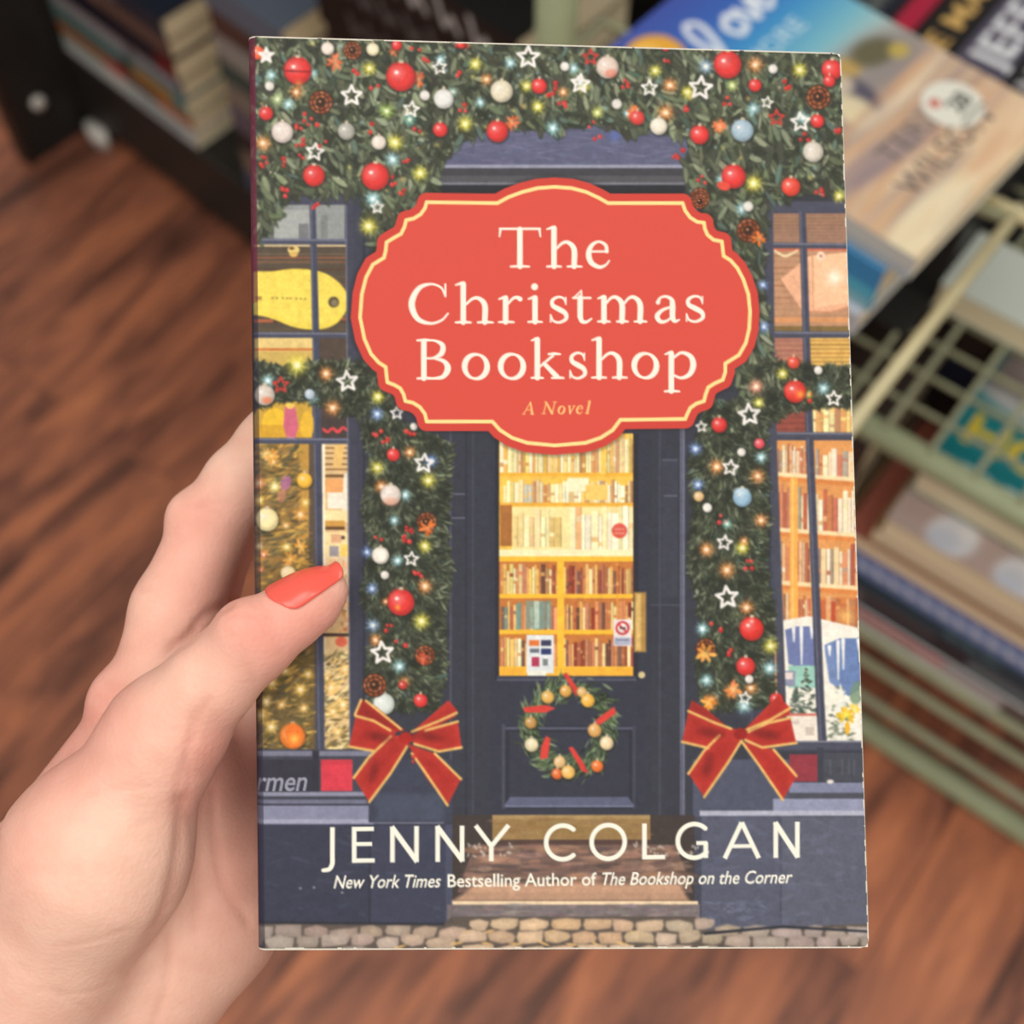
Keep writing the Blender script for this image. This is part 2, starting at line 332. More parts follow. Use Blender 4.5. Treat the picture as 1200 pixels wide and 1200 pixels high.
    cv.rect(379, 742, 411, 746, (80, 60, 48)); cv.ell(400, 752, 7, 6, (228, 110, 84))
    for k in range(260):
        x, y = rnd.uniform(378, 411), rnd.uniform(764, 878)
        cv.ell(x, y, rnd.uniform(3, 7), rnd.uniform(.8, 2), jit(rnd.choice([(122, 108, 70), (92, 86, 60), (222, 186, 118), (244, 222, 166)]), 18), rnd.uniform(-1, .2), .8)
    for x, y, r in ((388, 806, 7), (404, 784, 6), (390, 834, 6), (402, 826, 7), (396, 858, 5), (383, 795, 4)): spark(cv, x, y, r * 1.4, (246, 196, 96))
    # glazing bars, left
    cv.strokes([[(366, 232, 3.6), (371, 432, 4.2)], [(371, 432, 4.2), (372.5, 520, 4.6), (376, 882, 4.8)]], (70, 73, 92)); cv.strokes([[(364.6, 236, .8), (374, 882, .8)]], (110, 113, 134), .8)
    for y, r in ((283, 3.4), (392.5, 3.2), (516.5, 3.4)): cv.strokes([[(294, y, r), (412, y + .5, r)]], (74, 77, 96)); cv.strokes([[(294, y - 2, .9), (412, y - 1.5, .9)]], (128, 131, 152), .9)
    cv.strokes([[(409, 228, 4), (413, 520, 5), (415, 884, 5)]], (66, 68, 84)); cv.strokes([[(405.5, 240, .8), (410, 880, .8)]], (122, 122, 140), .8); cv.rect(292, 226, 415, 238, (72, 74, 92))
    cv.rect(288, 20, 296.5, 1120, (52, 52, 66), .85)
    # ---- right window
    cv.rect(903, 236, 1024, 880, (68, 70, 86))
    cv.rect(906, 250, 1014, 286, (158, 122, 100))
    for k in range(9): cv.rect(906, 251 + k * 4, 990, 252.6 + k * 4, jit((140, 104, 84), 16), .6)
    cv.rect(906, 291, 1016, 390, (188, 142, 110))
    for k in range(14): cv.rect(905, 292 + k * 7, 1016, 293.5 + k * 7, jit((150, 104, 78), 26), .55)
    cv.rect(905, 372, 1016, 378, (214, 150, 100)); cv.rect(905, 382, 1016, 390, (128, 104, 62))
    cv.poly([(915, 327), (948, 300), (1016, 294), (1016, 352), (974, 366), (940, 364)], (236, 178, 142)); cv.poly([(948, 300), (1016, 294), (1016, 350), (952, 362)], (246, 196, 156)); cv.strokes([[(952, 300, 1), (953, 362, .8)], [(940, 364, 1), (974, 366, 1), (1016, 352, 1)]], (206, 138, 102), .7)
    cv.glow(978, 325, 13, (255, 246, 226)); cv.rect(905, 291, 1016, 294, (206, 110, 84)); cv.ell(962, 300, 5, 5, (246, 214, 190)); cv.ell(962, 300, 2, 2, (196, 140, 120)); cv.strokes([smooth_line([(908, 294, 1.4), (920, 300, 1.6), (934, 294, 1.4)])], (240, 214, 170))
    cv.rect(906, 396, 946, 440, (178, 122, 102)); cv.rect(948, 396, 1018, 440, (222, 180, 98))
    for k in range(7): cv.rect(948, 398 + k * 5, 1016, 400 + k * 5, jit((176, 124, 64), 24), .7); cv.rect(906, 398 + k * 6, 946, 399.6 + k * 6, jit((140, 86, 78), 20), .5)
    cv.rect(907, 470, 946, 508, (150, 78, 66)); cv.rect(949, 470, 1020, 508, (240, 206, 130))
    for k in range(5): cv.rect(907, 474 + k * 7, 946, 476 + k * 7, (112, 62, 56), .6)
    shelf_books(cv, 950, 1020, 474, 508, [(246, 214, 130), (232, 170, 110), (250, 232, 170), (196, 140, 110)], 3, 8)
    warm = [(246, 226, 186), (228, 176, 128), (196, 110, 84), (236, 204, 160), (172, 110, 90), (250, 236, 210), (168, 150, 132), (214, 138, 96)]
    cv.rect(908, 516, 1022, 872, (226, 156, 92))
    for (ya, yb) in ((518, 553), (566, 618), (630, 680), (692, 730)):
        # shelves tilt down to the right a little
        shelf_books(cv, 910, 925 if ya > 560 else 944, ya, yb + 1, warm)
        shelf_books(cv, 934 if ya > 560 else 925, 950, ya + 3, yb + 3, warm)
        shelf_books(cv, 956, 1022, ya + 6, yb + 6, warm, 3, 7)
        cv.poly([(908, yb), (1024, yb + 8), (1024, yb + 13), (908, yb + 5)], (250, 220, 172)); cv.poly([(908, yb + 5), (1024, yb + 13), (1024, yb + 19), (908, yb + 10)], (222, 138, 74))
    cv.rect(926, 560, 935, 728, (246, 176, 84)); cv.rect(928, 560, 930, 728, (252, 200, 120))
    cv.rect(960, 700, 1018, 738, (214, 110, 48), .5); cv.glow(990, 722, 16, (252, 204, 120), .7); cv.rect(974, 705, 979, 736, (190, 60, 34), .7)
    cv.poly([(910, 728), (948, 722), (1024, 740), (1024, 872), (912, 872)], (244, 238, 226))
    cv.poly([(920, 738), (934, 734), (952, 734), (960, 742), (960, 780), (944, 784), (924, 778)], (112, 124, 172)); cv.poly([(966, 756), (984, 748), (1004, 748), (1012, 742), (1022, 750), (1022, 800), (994, 816), (972, 798)], (106, 130, 180))
    cv.poly([(966, 760), (976, 753), (980, 790), (990, 812), (972, 800)], (128, 150, 196), .7)
    for x, y0, y1 in ((930, 736, 752), (939, 736, 778), (951, 735, 748), (982, 752, 796), (988, 750, 784), (972, 758, 768), (1006, 750, 762)): cv.strokes([[(x, y0, 2.2), (x + .4, y1, .8)]], (238, 238, 240))
    cv.rect(924, 780, 960, 806, (156, 206, 190)); cv.rect(918, 786, 932, 804, (142, 146, 168)); cv.rect(920, 788, 929, 796, (226, 210, 204))
    for tx, ty, hh, ww in ((945, 782, 54, 15), (933, 806, 30, 9)):
        for k in range(60):
            t = rnd.random(); cv.ell(tx + rnd.uniform(-1, 1) * ww * t, ty + hh * t, rnd.uniform(2, 5) * (.5 + t * .6), 1.3, jit(rnd.choice([(92, 108, 96), (66, 80, 72), (176, 182, 168)]), 12), rnd.uniform(.1, .6) * rnd.choice([-1, 1]), .9)
    for k in range(120):
        t = rnd.random(); cv.ell(984 + rnd.uniform(-1, 1) * 20 * t, 806 + 62 * t, rnd.uniform(2, 6), 1.4, jit(rnd.choice([(120, 132, 110), (84, 98, 80), (222, 222, 206), (238, 236, 226)]), 12), rnd.uniform(-.6, .6), .8)
    cv.ell(1004, 812, 8, 14, (112, 140, 112), .2, .8); cv.poly([(985, 800), (995, 836), (976, 838)], (240, 240, 230), .85)
    flower(cv, 991, 838, 11, (240, 196, 54)); flower(cv, 1002, 831, 7, (244, 206, 80)); cv.ell(993, 853, 3, 8, (236, 180, 50))
    cv.poly([(968, 806), (990, 818), (970, 830)], (246, 240, 224)); 
    cv.rect(915, 836, 960, 869, (240, 230, 216)); cv.rect(917, 836, 959, 839, (206, 116, 104)); cv.rect(944, 852, 954, 862, (192, 176, 166), .7); cv.rect(920, 845, 936, 848, (222, 200, 190))
    # glazing bars, right
    cv.strokes([[(940, 240, 4), (946, 432, 4.4), (949, 520, 4.6), (961, 820, 5), (964, 872, 5)]], (70, 72, 90)); cv.strokes([[(938, 244, .8), (947, 520, .8), (962, 872, .8)]], (112, 114, 134), .8)
    for y, r in ((288, 3.4), (392, 3.6), (510, 3.6)): cv.strokes([[(900, y - .5, r), (1020, y + .5, r)]], (74, 76, 92)); cv.strokes([[(900, y - 2.4, .9), (1020, y - 1.4, .9)]], (126, 128, 146), .9)
    cv.strokes([[(902, 240, 4), (904, 430, 4), (906, 520, 4.5), (916, 820, 5), (918, 872, 5)]], (72, 74, 90)); cv.rect(896, 236, 1012, 248, (74, 76, 94)); cv.rect(900, 868, 1030, 878, (76, 78, 96)); cv.rect(910, 868, 1030, 870, (130, 132, 148))
    # ---- door recess and door
    cv.rect(520, 480, 812, 965, (56, 58, 70))
    for x, c in ((527, (84, 86, 106)), (545, (46, 48, 58)), (553, (70, 72, 86)), (574, (48, 50, 60)), (760, (46, 48, 56)), (772, (72, 74, 88)), (797, (112, 114, 136)), (800, (132, 134, 158))): cv.rect(x, 490, x + 2.4, 960, c, .8)
    cv.rect(776, 540, 794, 700, (62, 64, 78)); cv.rect(776, 538, 794, 540, (88, 90, 106)); cv.rect(778, 580, 794, 582, (92, 94, 110)); cv.rect(760, 708, 796, 710, (80, 82, 98), .7)
    cv.rect(528, 578, 545, 580, (96, 98, 116)); cv.rect(528, 606, 545, 608, (96, 98, 116))
    cv.rect(574, 500, 762, 955, (54, 56, 70)); cv.rect(580, 508, 748, 797, (46, 46, 54))
    # the bright bookshelves behind the door's glass
    cv.rect(585, 508, 742, 792, (244, 196, 84))
    pale = [(250, 236, 178), (246, 222, 140), (236, 190, 100), (252, 244, 206), (220, 160, 96), (240, 206, 150), (200, 150, 104)]
    deep = [(166, 92, 62), (204, 130, 84), (236, 190, 112), (120, 84, 70), (226, 150, 96), (150, 64, 50), (250, 224, 160), (190, 120, 90)]
    shelf_books(cv, 586, 705, 508, 555, pale, 2, 5); shelf_books(cv, 710, 742, 508, 555, pale, 2, 5)
    cv.rect(585, 554, 742, 558, (244, 180, 60)); cv.rect(704, 508, 710, 556, (250, 206, 100))
    shelf_books(cv, 590, 742, 561, 591, pale + [(214, 208, 186)], 2.5, 6); cv.rect(665, 560, 690, 576, (250, 240, 200)); cv.rect(686, 568, 712, 586, (246, 206, 110))
    cv.rect(585, 589, 742, 593, (236, 176, 66)); cv.rect(586, 592, 600, 640, (170, 110, 56)); 
    cv.rect(600, 594, 742, 646, (248, 226, 160)); shelf_books(cv, 602, 658, 594, 641, [(240, 214, 148), (230, 196, 128), (250, 232, 176)], 4, 8); shelf_books(cv, 668, 742, 590, 648, [(250, 232, 180), (244, 206, 140), (236, 186, 120), (252, 244, 214)], 4, 9)
    cv.rect(585, 644, 742, 652, (250, 238, 190)); cv.rect(585, 652, 742, 659, (248, 192, 60))
    for ya, yb, dl, dr in ((660, 696, deep + pale, deep), (703, 738, deep + [(110, 150, 150), (126, 164, 160)], deep), (746, 781, deep + pale, deep)):
        cv.rect(585, ya - 2, 742, yb, (196, 120, 60)); shelf_books(cv, 587, 653, ya, yb, dl, 2.2, 5); shelf_books(cv, 661, 742, ya, yb, dr, 2.2, 4.5); cv.rect(585, yb, 742, yb + 5, (248, 190, 58)); cv.rect(585, yb + 5, 742, yb + 6.5, (206, 136, 40))
    cv.rect(616, 704, 646, 737, (120, 150, 144), .75); cv.rect(626, 704, 632, 737, (196, 210, 190), .8); cv.rect(585, 783, 742, 792, (246, 180, 60))
    cv.rect(653, 652, 661, 792, (250, 194, 62)); cv.rect(722, 660, 725, 740, (232, 160, 70), .6)
    cv.ell(726, 622, 9, 9, (214, 66, 56), a=.85); cv.rect(720, 619, 732, 621, (240, 160, 140), .8); cv.rect(720, 624, 732, 626, (240, 160, 140), .8)
    cv.rect(617, 744, 649, 789, (226, 230, 232)); cv.rect(620, 750, 632, 757, (226, 120, 60)); cv.rect(634, 750, 646, 757, (60, 62, 90)); cv.rect(621, 760, 632, 765, (110, 116, 130)); cv.rect(634, 760, 646, 767, (50, 60, 110)); cv.rect(623, 770, 632, 781, (176, 60, 90)); cv.rect(636, 772, 642, 780, (120, 130, 130)); cv.rect(618, 786, 640, 793, (240, 238, 226))
    cv.rect(719, 726, 740, 757, (236, 222, 222)); cv.strokes([arc(729.5, 736, 7, 7, 0, 360, 1.2)], (196, 60, 60)); cv.strokes([[(724.5, 731, 1.1), (734.5, 741, 1.1)]], (196, 60, 60)); cv.rect(726, 735, 733, 737, (60, 60, 60)); cv.rect(720, 747, 739, 756, (176, 180, 200)); cv.rect(722, 749, 737, 751, (110, 116, 150), .7)
    cv.rect(582, 792, 746, 797, (64, 66, 82)); cv.rect(582, 796, 746, 797.5, (96, 98, 118))
    cv.rect(743, 694, 757, 764, (178, 138, 74), soft=2); cv.rect(745, 696, 751, 762, (222, 184, 112), soft=2); cv.ell(752, 791, 4, 4, (206, 190, 140))
    cv.rect(588, 850, 745, 948, (46, 48, 60)); cv.rect(592, 852, 741, 855, (84, 86, 106)); cv.rect(597, 858, 737, 935, (54, 56, 70)); cv.rect(588, 848, 592, 948, (70, 72, 88)); cv.rect(741, 850, 745, 948, (66, 68, 84)); cv.poly([(598, 934), (736, 934), (744, 945), (590, 945)], (92, 96, 122)); cv.rect(592, 944, 742, 946, (118, 122, 150))
    # wreath
    for k in range(900):
        an = rnd.uniform(0, 6.2832); q = 46 + rnd.gauss(0, 6.2); x, y = 667 + q * math.cos(an), 853 + q * 1.04 * math.sin(an)
        cv.ell(x, y, rnd.uniform(3, 8), rnd.uniform(.8, 1.8), jit(rnd.choice([(58, 72, 52), (82, 100, 70), (110, 128, 92), (44, 52, 40), (130, 148, 112)]), 12), an + rnd.uniform(.2, 1.6), .85)
    for P in ([(660, 790), (664, 788), (681, 812), (675, 816)], [(613, 829), (640, 826), (651, 830), (640, 835), (615, 835)], [(720, 828), (722, 836), (702, 850), (692, 854), (700, 842)], [(634, 876), (640, 862), (645, 866), (642, 888), (633, 890)], [(666, 876), (671, 875), (684, 894), (690, 906), (682, 904)]): cv.poly(P, (214, 66, 58))
    for x, y, r, c in ((642, 817, 7.5, (230, 180, 92)), (663, 810, 7, (220, 164, 80)), (682, 811, 6, (216, 176, 110)), (689, 821, 8, (238, 182, 74)), (622, 847, 7, (196, 148, 80)), (623, 873, 8, (232, 220, 180)), (697, 856, 8, (222, 168, 96)), (711, 871, 8, (234, 210, 166)), (656, 893, 7, (232, 190, 130)), (653, 907, 6.5, (230, 110, 50)), (666, 905, 8, (240, 190, 100)), (700, 898, 7, (232, 116, 48))): ball(cv, x, y, r, c)
    # ---- under the windows, step, pavement
    cv.rect(290, 878, 440, 965, (66, 68, 82)); cv.rect(296, 880, 440, 886, (122, 124, 144)); cv.rect(296, 890, 370, 928, (52, 52, 64)); cv.rect(366, 880, 374, 938, (50, 50, 62)); cv.rect(376, 890, 413, 927, (214, 62, 78)); cv.rect(376, 890, 413, 896, (190, 56, 70), .6)
    cv.rect(296, 928, 430, 933, (140, 142, 164)); cv.rect(296, 933, 430, 937, (64, 66, 80)); cv.rect(296, 937, 430, 942, (110, 112, 134)); cv.rect(296, 942, 430, 946, (50, 52, 66)); cv.rect(296, 944, 438, 966, (134, 136, 162)); cv.rect(296, 960, 520, 965, (160, 162, 186))
    cv.rect(432, 890, 530, 964, (62, 66, 84)); cv.rect(440, 930, 520, 962, (74, 80, 100), .8, 8)
    cv.rect(296, 966, 526, 1086, (57, 60, 78)); cv.rect(432, 968, 434, 1082, (44, 46, 60), .7); cv.rect(435, 968, 526, 1086, (62, 65, 85)); cv.rect(522, 966, 530, 1084, (74, 78, 100))
    for k in range(40): cv.ell(rnd.uniform(300, 520), rnd.uniform(972, 1076), rnd.uniform(2, 14), rnd.uniform(.5, 2), jit((78, 82, 104), 14), rnd.uniform(-.4, .4), .3)
    for x, y in ((352, 1041), (368, 1040), (401, 1046)): cv.ell(x, y, 1.5, 1.2, (150, 152, 166))
    cv.rect(812, 890, 930, 965, (80, 84, 104)); cv.rect(925, 884, 962, 916, (146, 56, 68)); cv.rect(964, 882, 1030, 916, (72, 74, 86)); cv.rect(958, 876, 965, 920, (60, 62, 74))
    for x in (972, 986, 994, 1000): cv.rect(x, 890, x + 2, 908, (98, 100, 112), .6)
    cv.rect(925, 917, 1030, 929, (128, 132, 160)); cv.rect(925, 929, 1030, 936, (76, 78, 90)); cv.rect(906, 936, 1030, 951, (146, 150, 178)); cv.rect(820, 950, 1030, 956, (178, 180, 198)); cv.ell(973, 916, 4, 2.5, (226, 220, 212))
    cv.rect(814, 957, 1030, 1098, (86, 89, 108)); cv.rect(814, 957, 822, 1080, (66, 68, 84)); cv.rect(914, 960, 916, 1090, (70, 73, 90), .8); cv.rect(916, 957, 1030, 1096, (92, 95, 112))
    for k in range(70): cv.ell(rnd.uniform(822, 1018), rnd.uniform(962, 1084), rnd.uniform(3, 18), rnd.uniform(.6, 3), jit((108, 112, 138), 16), rnd.uniform(-.5, .5), .28)
    for k in range(30): cv.ell(rnd.uniform(828, 900), rnd.uniform(1055, 1080), rnd.uniform(2, 8), rnd.uniform(.5, 1.5), (128, 138, 168), rnd.uniform(-.8, .8), .35)
    cv.rect(530, 955, 814, 1060, (66, 58, 56)); cv.rect(577, 955, 762, 986, (150, 120, 76)); cv.rect(577, 955, 762, 960, (176, 148, 100), .8)
    for k in range(60): cv.ell(rnd.uniform(580, 760), rnd.uniform(958, 985), rnd.uniform(4, 20), rnd.uniform(1, 3), jit((150, 118, 76), 26), 0, .35)
    cv.rect(577, 984, 762, 992, (84, 64, 58)); cv.poly([(556, 990), (792, 990), (812, 1046), (536, 1046)], (116, 92, 84))
    for k in range(240): cv.ell(rnd.uniform(552, 800), rnd.uniform(992, 1044), rnd.uniform(5, 24), rnd.uniform(.8, 4), jit(rnd.choice([(150, 114, 96), (92, 74, 72), (196, 148, 116), (72, 62, 64), (170, 136, 120)]), 14), rnd.uniform(-.12, .12), .45)
    cv.poly([(560, 1036), (796, 1036), (808, 1056), (530, 1056)], (214, 168, 136), .8, 5); cv.rect(530, 1056, 818, 1060, (240, 214, 178)); cv.rect(524, 1060, 820, 1078, (120, 110, 112))
    for k in range(120): cv.ell(rnd.uniform(526, 818), rnd.uniform(1060, 1077), rnd.uniform(3, 12), rnd.uniform(.8, 2.5), jit((128, 116, 116), 28), 0, .5)
    for k in range(50):
        x = rnd.choice([rnd.uniform(548, 600), rnd.uniform(740, 830)]); cv.ell(x, rnd.uniform(988, 1004), rnd.uniform(1, 3), 1, (214, 206, 196), rnd.random() * 3, .8)
    cv.poly([(284, 1080), (520, 1082), (530, 1074), (815, 1074), (828, 1090), (1030, 1082), (1030, 1130), (284, 1130)], (92, 82, 76))
    y = 1076
    for row, hh in ((0, 15), (1, 16), (2, 18)):
        x = 288 - row * 9
        while x < 1030:
            w = rnd.uniform(24, 40); yo = y + rnd.uniform(-2, 2) + (9 if x > 826 or x < 524 else 0) * (1 if row == 0 else .45)
            warmk = math.exp(-((x - 640) / 170) ** 2)
            c = jit((158 + 52 * warmk, 144 + 34 * warmk, 138 + 6 * warmk), 12)
            r_ = lambda: rnd.uniform(-2.2, 2.2)
            P = [(x + 2 + r_(), yo + 2 + r_()), (x + w * .5, yo + r_() * .6), (x + w - 2 + r_(), yo + 2 + r_()), (x + w - 1 + r_() * .5, yo + hh * .5), (x + w - 3 + r_(), yo + hh - 2 + r_()), (x + w * .5, yo + hh - 1 + r_() * .5), (x + 3 + r_(), yo + hh - 2 + r_()), (x + 1, yo + hh * .5)]
            if yo > 1082 or 528 < x < 816:
                cv.poly(P, c, .95, 2.4); cv.ell(x + w * .45, yo + hh * .4, w * .28, hh * .22, tuple(min(255, v * 1.12) for v in c), 0, .6, 5)
            if warmk > .35 and rnd.random() < .7: cv.ell(x, yo + hh, 7, 1.6, (232, 186, 116), rnd.uniform(-.5, .5), .8)
            x += w
        y += hh
    cv.strokes([[(296, 1081, 1.4), (520, 1083, 1.4)], [(826, 1094, 1.6), (916, 1086, 1.6), (1024, 1092, 1.4)]], (44, 46, 56))
    # ---- garlands
    top = [(286, 30), (1004, 30), (1004, 228), (960, 222), (925, 232), (900, 236), (892, 300), (905, 420), (900, 480), (870, 490), (840, 300), (806, 230), (800, 190), (812, 165), (770, 150), (738, 158), (690, 142), (650, 158), (600, 148), (562, 158), (530, 172), (512, 210), (512, 240), (470, 300), (436, 300), (430, 250), (424, 228), (400, 226), (380, 232), (350, 225), (316, 262), (306, 280), (286, 282)]
    lcol = [(428, 480), (480, 500), (530, 520), (524, 600), (524, 640), (530, 660), (520, 720), (522, 790), (512, 832), (440, 832), (428, 800), (436, 740), (424, 700), (434, 640), (424, 600), (434, 540), (424, 500)]
    rcol = [(830, 470), (896, 470), (898, 540), (902, 600), (896, 660), (908, 720), (902, 780), (912, 826), (824, 832), (816, 780), (822, 740), (814, 690), (806, 660), (812, 600), (808, 540), (820, 500)]
    lh = [(290, 424), (330, 430), (366, 424), (420, 424), (445, 440), (470, 478), (440, 490), (400, 486), (360, 468), (330, 468), (290, 480)]
    rh = [(880, 430), (920, 424), (960, 430), (1010, 428), (1010, 478), (970, 474), (930, 480), (890, 500)]
    for poly, big, n in ((top, True, 4300), (lh, False, 1300), (rh, False, 900), (lcol, False, 4200), (rcol, False, 4200)):
        xs = [p[0] for p in poly]; ys = [p[1] for p in poly]
        cv.poly(poly, (56, 61, 49), .96, 5)
        pts = []
        while len(pts) < n:
            x, y = rnd.uniform(min(xs), max(xs)), rnd.uniform(min(ys), max(ys))
            if inside(poly, x, y):
                cx = 474 if poly is lcol else 858
                down = 1.2 + rnd.uniform(-.6, .6) if big else (1.2 + (x - cx) / 70 * -1.3 if poly in (lcol, rcol) else rnd.uniform(.2, 2.6))
                pts.append((x, y, down))
        leaves(cv, pts, big)
        if not big:
            xs0, ys0 = min(xs), min(ys)
            for k in range(n // 8):
                x, y = rnd.uniform(xs0, max(xs)), rnd.uniform(ys0, max(ys))
                if inside(poly, x, y): cv.ell(x, y, rnd.uniform(3, 9), rnd.uniform(2, 5), (38, 42, 34), rnd.uniform(0, 3), .4, 3)
        else:
            for k in range(170):
                x, y = rnd.uniform(288, 1000), rnd.uniform(40, 240)
                if inside(poly, x, y): cv.ell(x, y, rnd.uniform(3, 9), rnd.uniform(2, 5), (40, 43, 36), rnd.uniform(0, 3), .55, 3)
    for k in range(300):
        x, y = rnd.uniform(292, 990), rnd.uniform(46, 226)
        if inside(top, x, y):
            if k % 3 == 0: cv.glow(x, y, rnd.uniform(2, 5), rnd.choice([(170, 206, 206), (226, 220, 120), (236, 186, 110), (180, 214, 220)]), .6)
            elif k % 3 == 1: leaves(cv, [(x, y, 1.2)], True)
            else: cv.ell(x, y, rnd.uniform(.7, 1.5), rnd.uniform(.7, 1.5), (214, 210, 190), a=.7)
    B3 = ((420, 82), (440, 103), (362, 137), (352, 147), (367, 145), (487, 60), (497, 72), (540, 57), (540, 86), (647, 113), (657, 122), (353, 166), (377, 168), (355, 182), (338, 190), (310, 188), (312, 197), (335, 225), (477, 187), (462, 212), (472, 223), (487, 153), (370, 240), (542, 125), (432, 150), (962, 227), (853, 118), (732, 98), (783, 72), (660, 123), (690, 147), (808, 127), (823, 210), (655, 100), (697, 165), (795, 180), (942, 160), (480, 510), (441, 507), (450, 517), (477, 619), (475, 630), (488, 672), (443, 629), (470, 755), (455, 735), (878, 662), (839, 735), (848, 608), (856, 765), (945, 465), (925, 100), (982, 150))
    for x, y in B3: berries(cv, x, y, rnd.choice([2, 3, 3, 4]))
    Y_, O_, TL, BL = (232, 222, 70), (236, 140, 66), (150, 206, 214), (104, 138, 214)
    for x, y, r, c in ((433, 80, 9, Y_), (463, 167, 11, Y_), (545, 145, 10, Y_), (492, 203, 10, Y_), (432, 265, 12, Y_), (617, 101, 8, Y_), (630, 125, 9, Y_), (557, 75, 9, Y_), (806, 108, 9, Y_), (937, 82, 10, Y_), (768, 83, 8, Y_), (883, 215, 12, Y_), (983, 230, 8, Y_), (684, 102, 8, Y_), (858, 100, 8, (190, 214, 110)), (308, 168, 11, O_), (347, 108, 9, O_), (570, 93, 8, O_), (660, 108, 7, O_), (885, 76, 11, O_), (785, 100, 10, O_), (780, 132, 11, O_), (743, 130, 8, O_), (843, 148, 9, O_), (460, 187, 10, TL), (648, 150, 10, TL), (437, 233, 11, TL), (338, 122, 8, TL), (318, 88, 8, TL), (366, 86, 7, TL), (516, 70, 7, TL), (598, 74, 8, TL), (563, 120, 7, TL), (672, 80, 8, TL), (827, 78, 10, (150, 186, 222)), (941, 138, 9, TL), (883, 127, 9, TL), (846, 210, 8, TL), (870, 245, 9, TL), (735, 133, 6, TL), (530, 108, 7, (176, 224, 214)), (480, 140, 9, (96, 170, 160)), (894, 334, 7, BL), (895, 383, 8, BL), (340, 78, 6, BL), (680, 96, 7, (190, 210, 230)), (325, 116, 8, (170, 196, 130)), (453, 130, 10, (150, 190, 80)), (700, 132, 8, (190, 200, 80)),
                       (382, 438, 10, O_), (390, 478, 11, O_), (348, 428, 14, Y_), (314, 446, 9, TL), (366, 466, 8, TL), (443, 465, 9, Y_), (442, 485, 9, BL), (480, 530, 8, O_), (505, 540, 9, BL), (502, 563, 10, Y_), (442, 548, 9, Y_), (475, 580, 8, TL), (447, 570, 9, O_), (462, 610, 7, TL), (498, 640, 9, Y_), (430, 647, 7, BL), (466, 657, 8, TL), (436, 690, 8, BL), (498, 687, 10, O_), (494, 728, 11, Y_), (437, 733, 9, (130, 170, 226)), (440, 750, 8, O_), (468, 781, 9, TL), (452, 705, 5, O_), (474, 800, 8, O_),
                       (886, 453, 10, (244, 150, 120)), (889, 472, 7, Y_), (917, 438, 8, Y_), (930, 425, 8, O_), (965, 455, 9, TL), (815, 526, 9, BL), (892, 536, 8, TL), (840, 547, 10, O_), (888, 558, 10, O_), (818, 568, 8, BL), (892, 610, 9, O_), (852, 614, 7, (120, 190, 180)), (828, 644, 10, O_), (870, 642, 9, Y_), (872, 634, 6, O_), (852, 668, 11, O_), (875, 712, 10, O_), (823, 737, 9, TL), (903, 757, 10, Y_), (902, 783, 10, TL), (828, 797, 9, TL), (857, 810, 10, O_), (880, 806, 9, O_), (833, 822, 10, O_), (872, 828, 10, TL), (946, 462, 6, Y_)):
        spark(cv, x, y, r, c, (255, 250, 226) if c is not TL and c is not BL else (244, 252, 255))
    for x, y, r in ((490, 93, 9), (392, 72, 10), (600, 143, 9), (640, 100, 0), (888, 76, 0), (743, 132, 9), (843, 148, 8), (462, 60, 6), (826, 640, 0)):
        if r: flower(cv, x, y, r, (226, 116, 72))
    RED, WH = (222, 58, 56), (226, 222, 214)
    for x, y, r, c in ((302, 62, 8, (232, 100, 66)), (349, 83, 16, RED), (316, 101, 5.5, WH), (384, 57, 7.5, (240, 226, 214)), (437, 58, 7.5, (236, 226, 190)), (465, 53, 6, RED), (470, 90, 17, RED), (588, 107, 13, (226, 216, 190)), (632, 101, 9, RED), (520, 116, 11.5, (226, 226, 222)), (498, 112, 6, WH), (406, 154, 10, (176, 174, 166)), (312, 133, 8, RED), (331, 155, 12.5, (226, 212, 204)), (368, 206, 12.5, RED), (444, 167, 8.5, (230, 218, 206)), (440, 207, 16, RED), (516, 152, 8.5, RED), (583, 154, 12.5, RED), (712, 79, 13, (222, 202, 188)), (662, 78, 5.5, WH), (853, 76, 16, RED), (885, 100, 7.5, RED), (906, 81, 5.5, WH), (975, 82, 12, RED), (972, 95, 7, RED), (958, 142, 8, RED), (953, 178, 12, (214, 206, 192)), (870, 153, 13, (166, 190, 206)), (820, 158, 11, RED), (772, 148, 10, (232, 224, 206)), (747, 138, 8.5, (220, 70, 64)), (723, 122, 6, WH), (860, 207, 14, RED), (927, 219, 11, (226, 72, 56)), (877, 242, 6, WH), (540, 52, 5, RED), (903, 52, 6, RED), (780, 55, 5, RED),
                       (310, 463, 12, (214, 202, 190)), (363, 462, 6, (190, 206, 222)), (485, 500, 4.5, WH), (461, 533, 7.5, RED), (458, 580, 12, (226, 214, 204)), (446, 651, 10, (236, 230, 218)), (451, 674, 5, WH), (470, 706, 15.5, RED), (493, 821, 8, RED), (450, 825, 12.5, (216, 226, 220)), (472, 803, 5, (196, 60, 50)),
                       (843, 498, 9, RED), (869, 530, 5, WH), (890, 520, 6, (226, 84, 96)), (870, 583, 11, (150, 186, 210)), (819, 582, 6, (222, 186, 130)), (829, 595, 5.5, WH), (881, 737, 14, (226, 56, 50)), (874, 781, 11, RED), (878, 796, 5, WH), (910, 820, 8, RED), (932, 459, 13, (226, 62, 52)), (959, 434, 5, WH), (930, 425, 7, (226, 80, 60))):
        ball(cv, x, y, r, c)
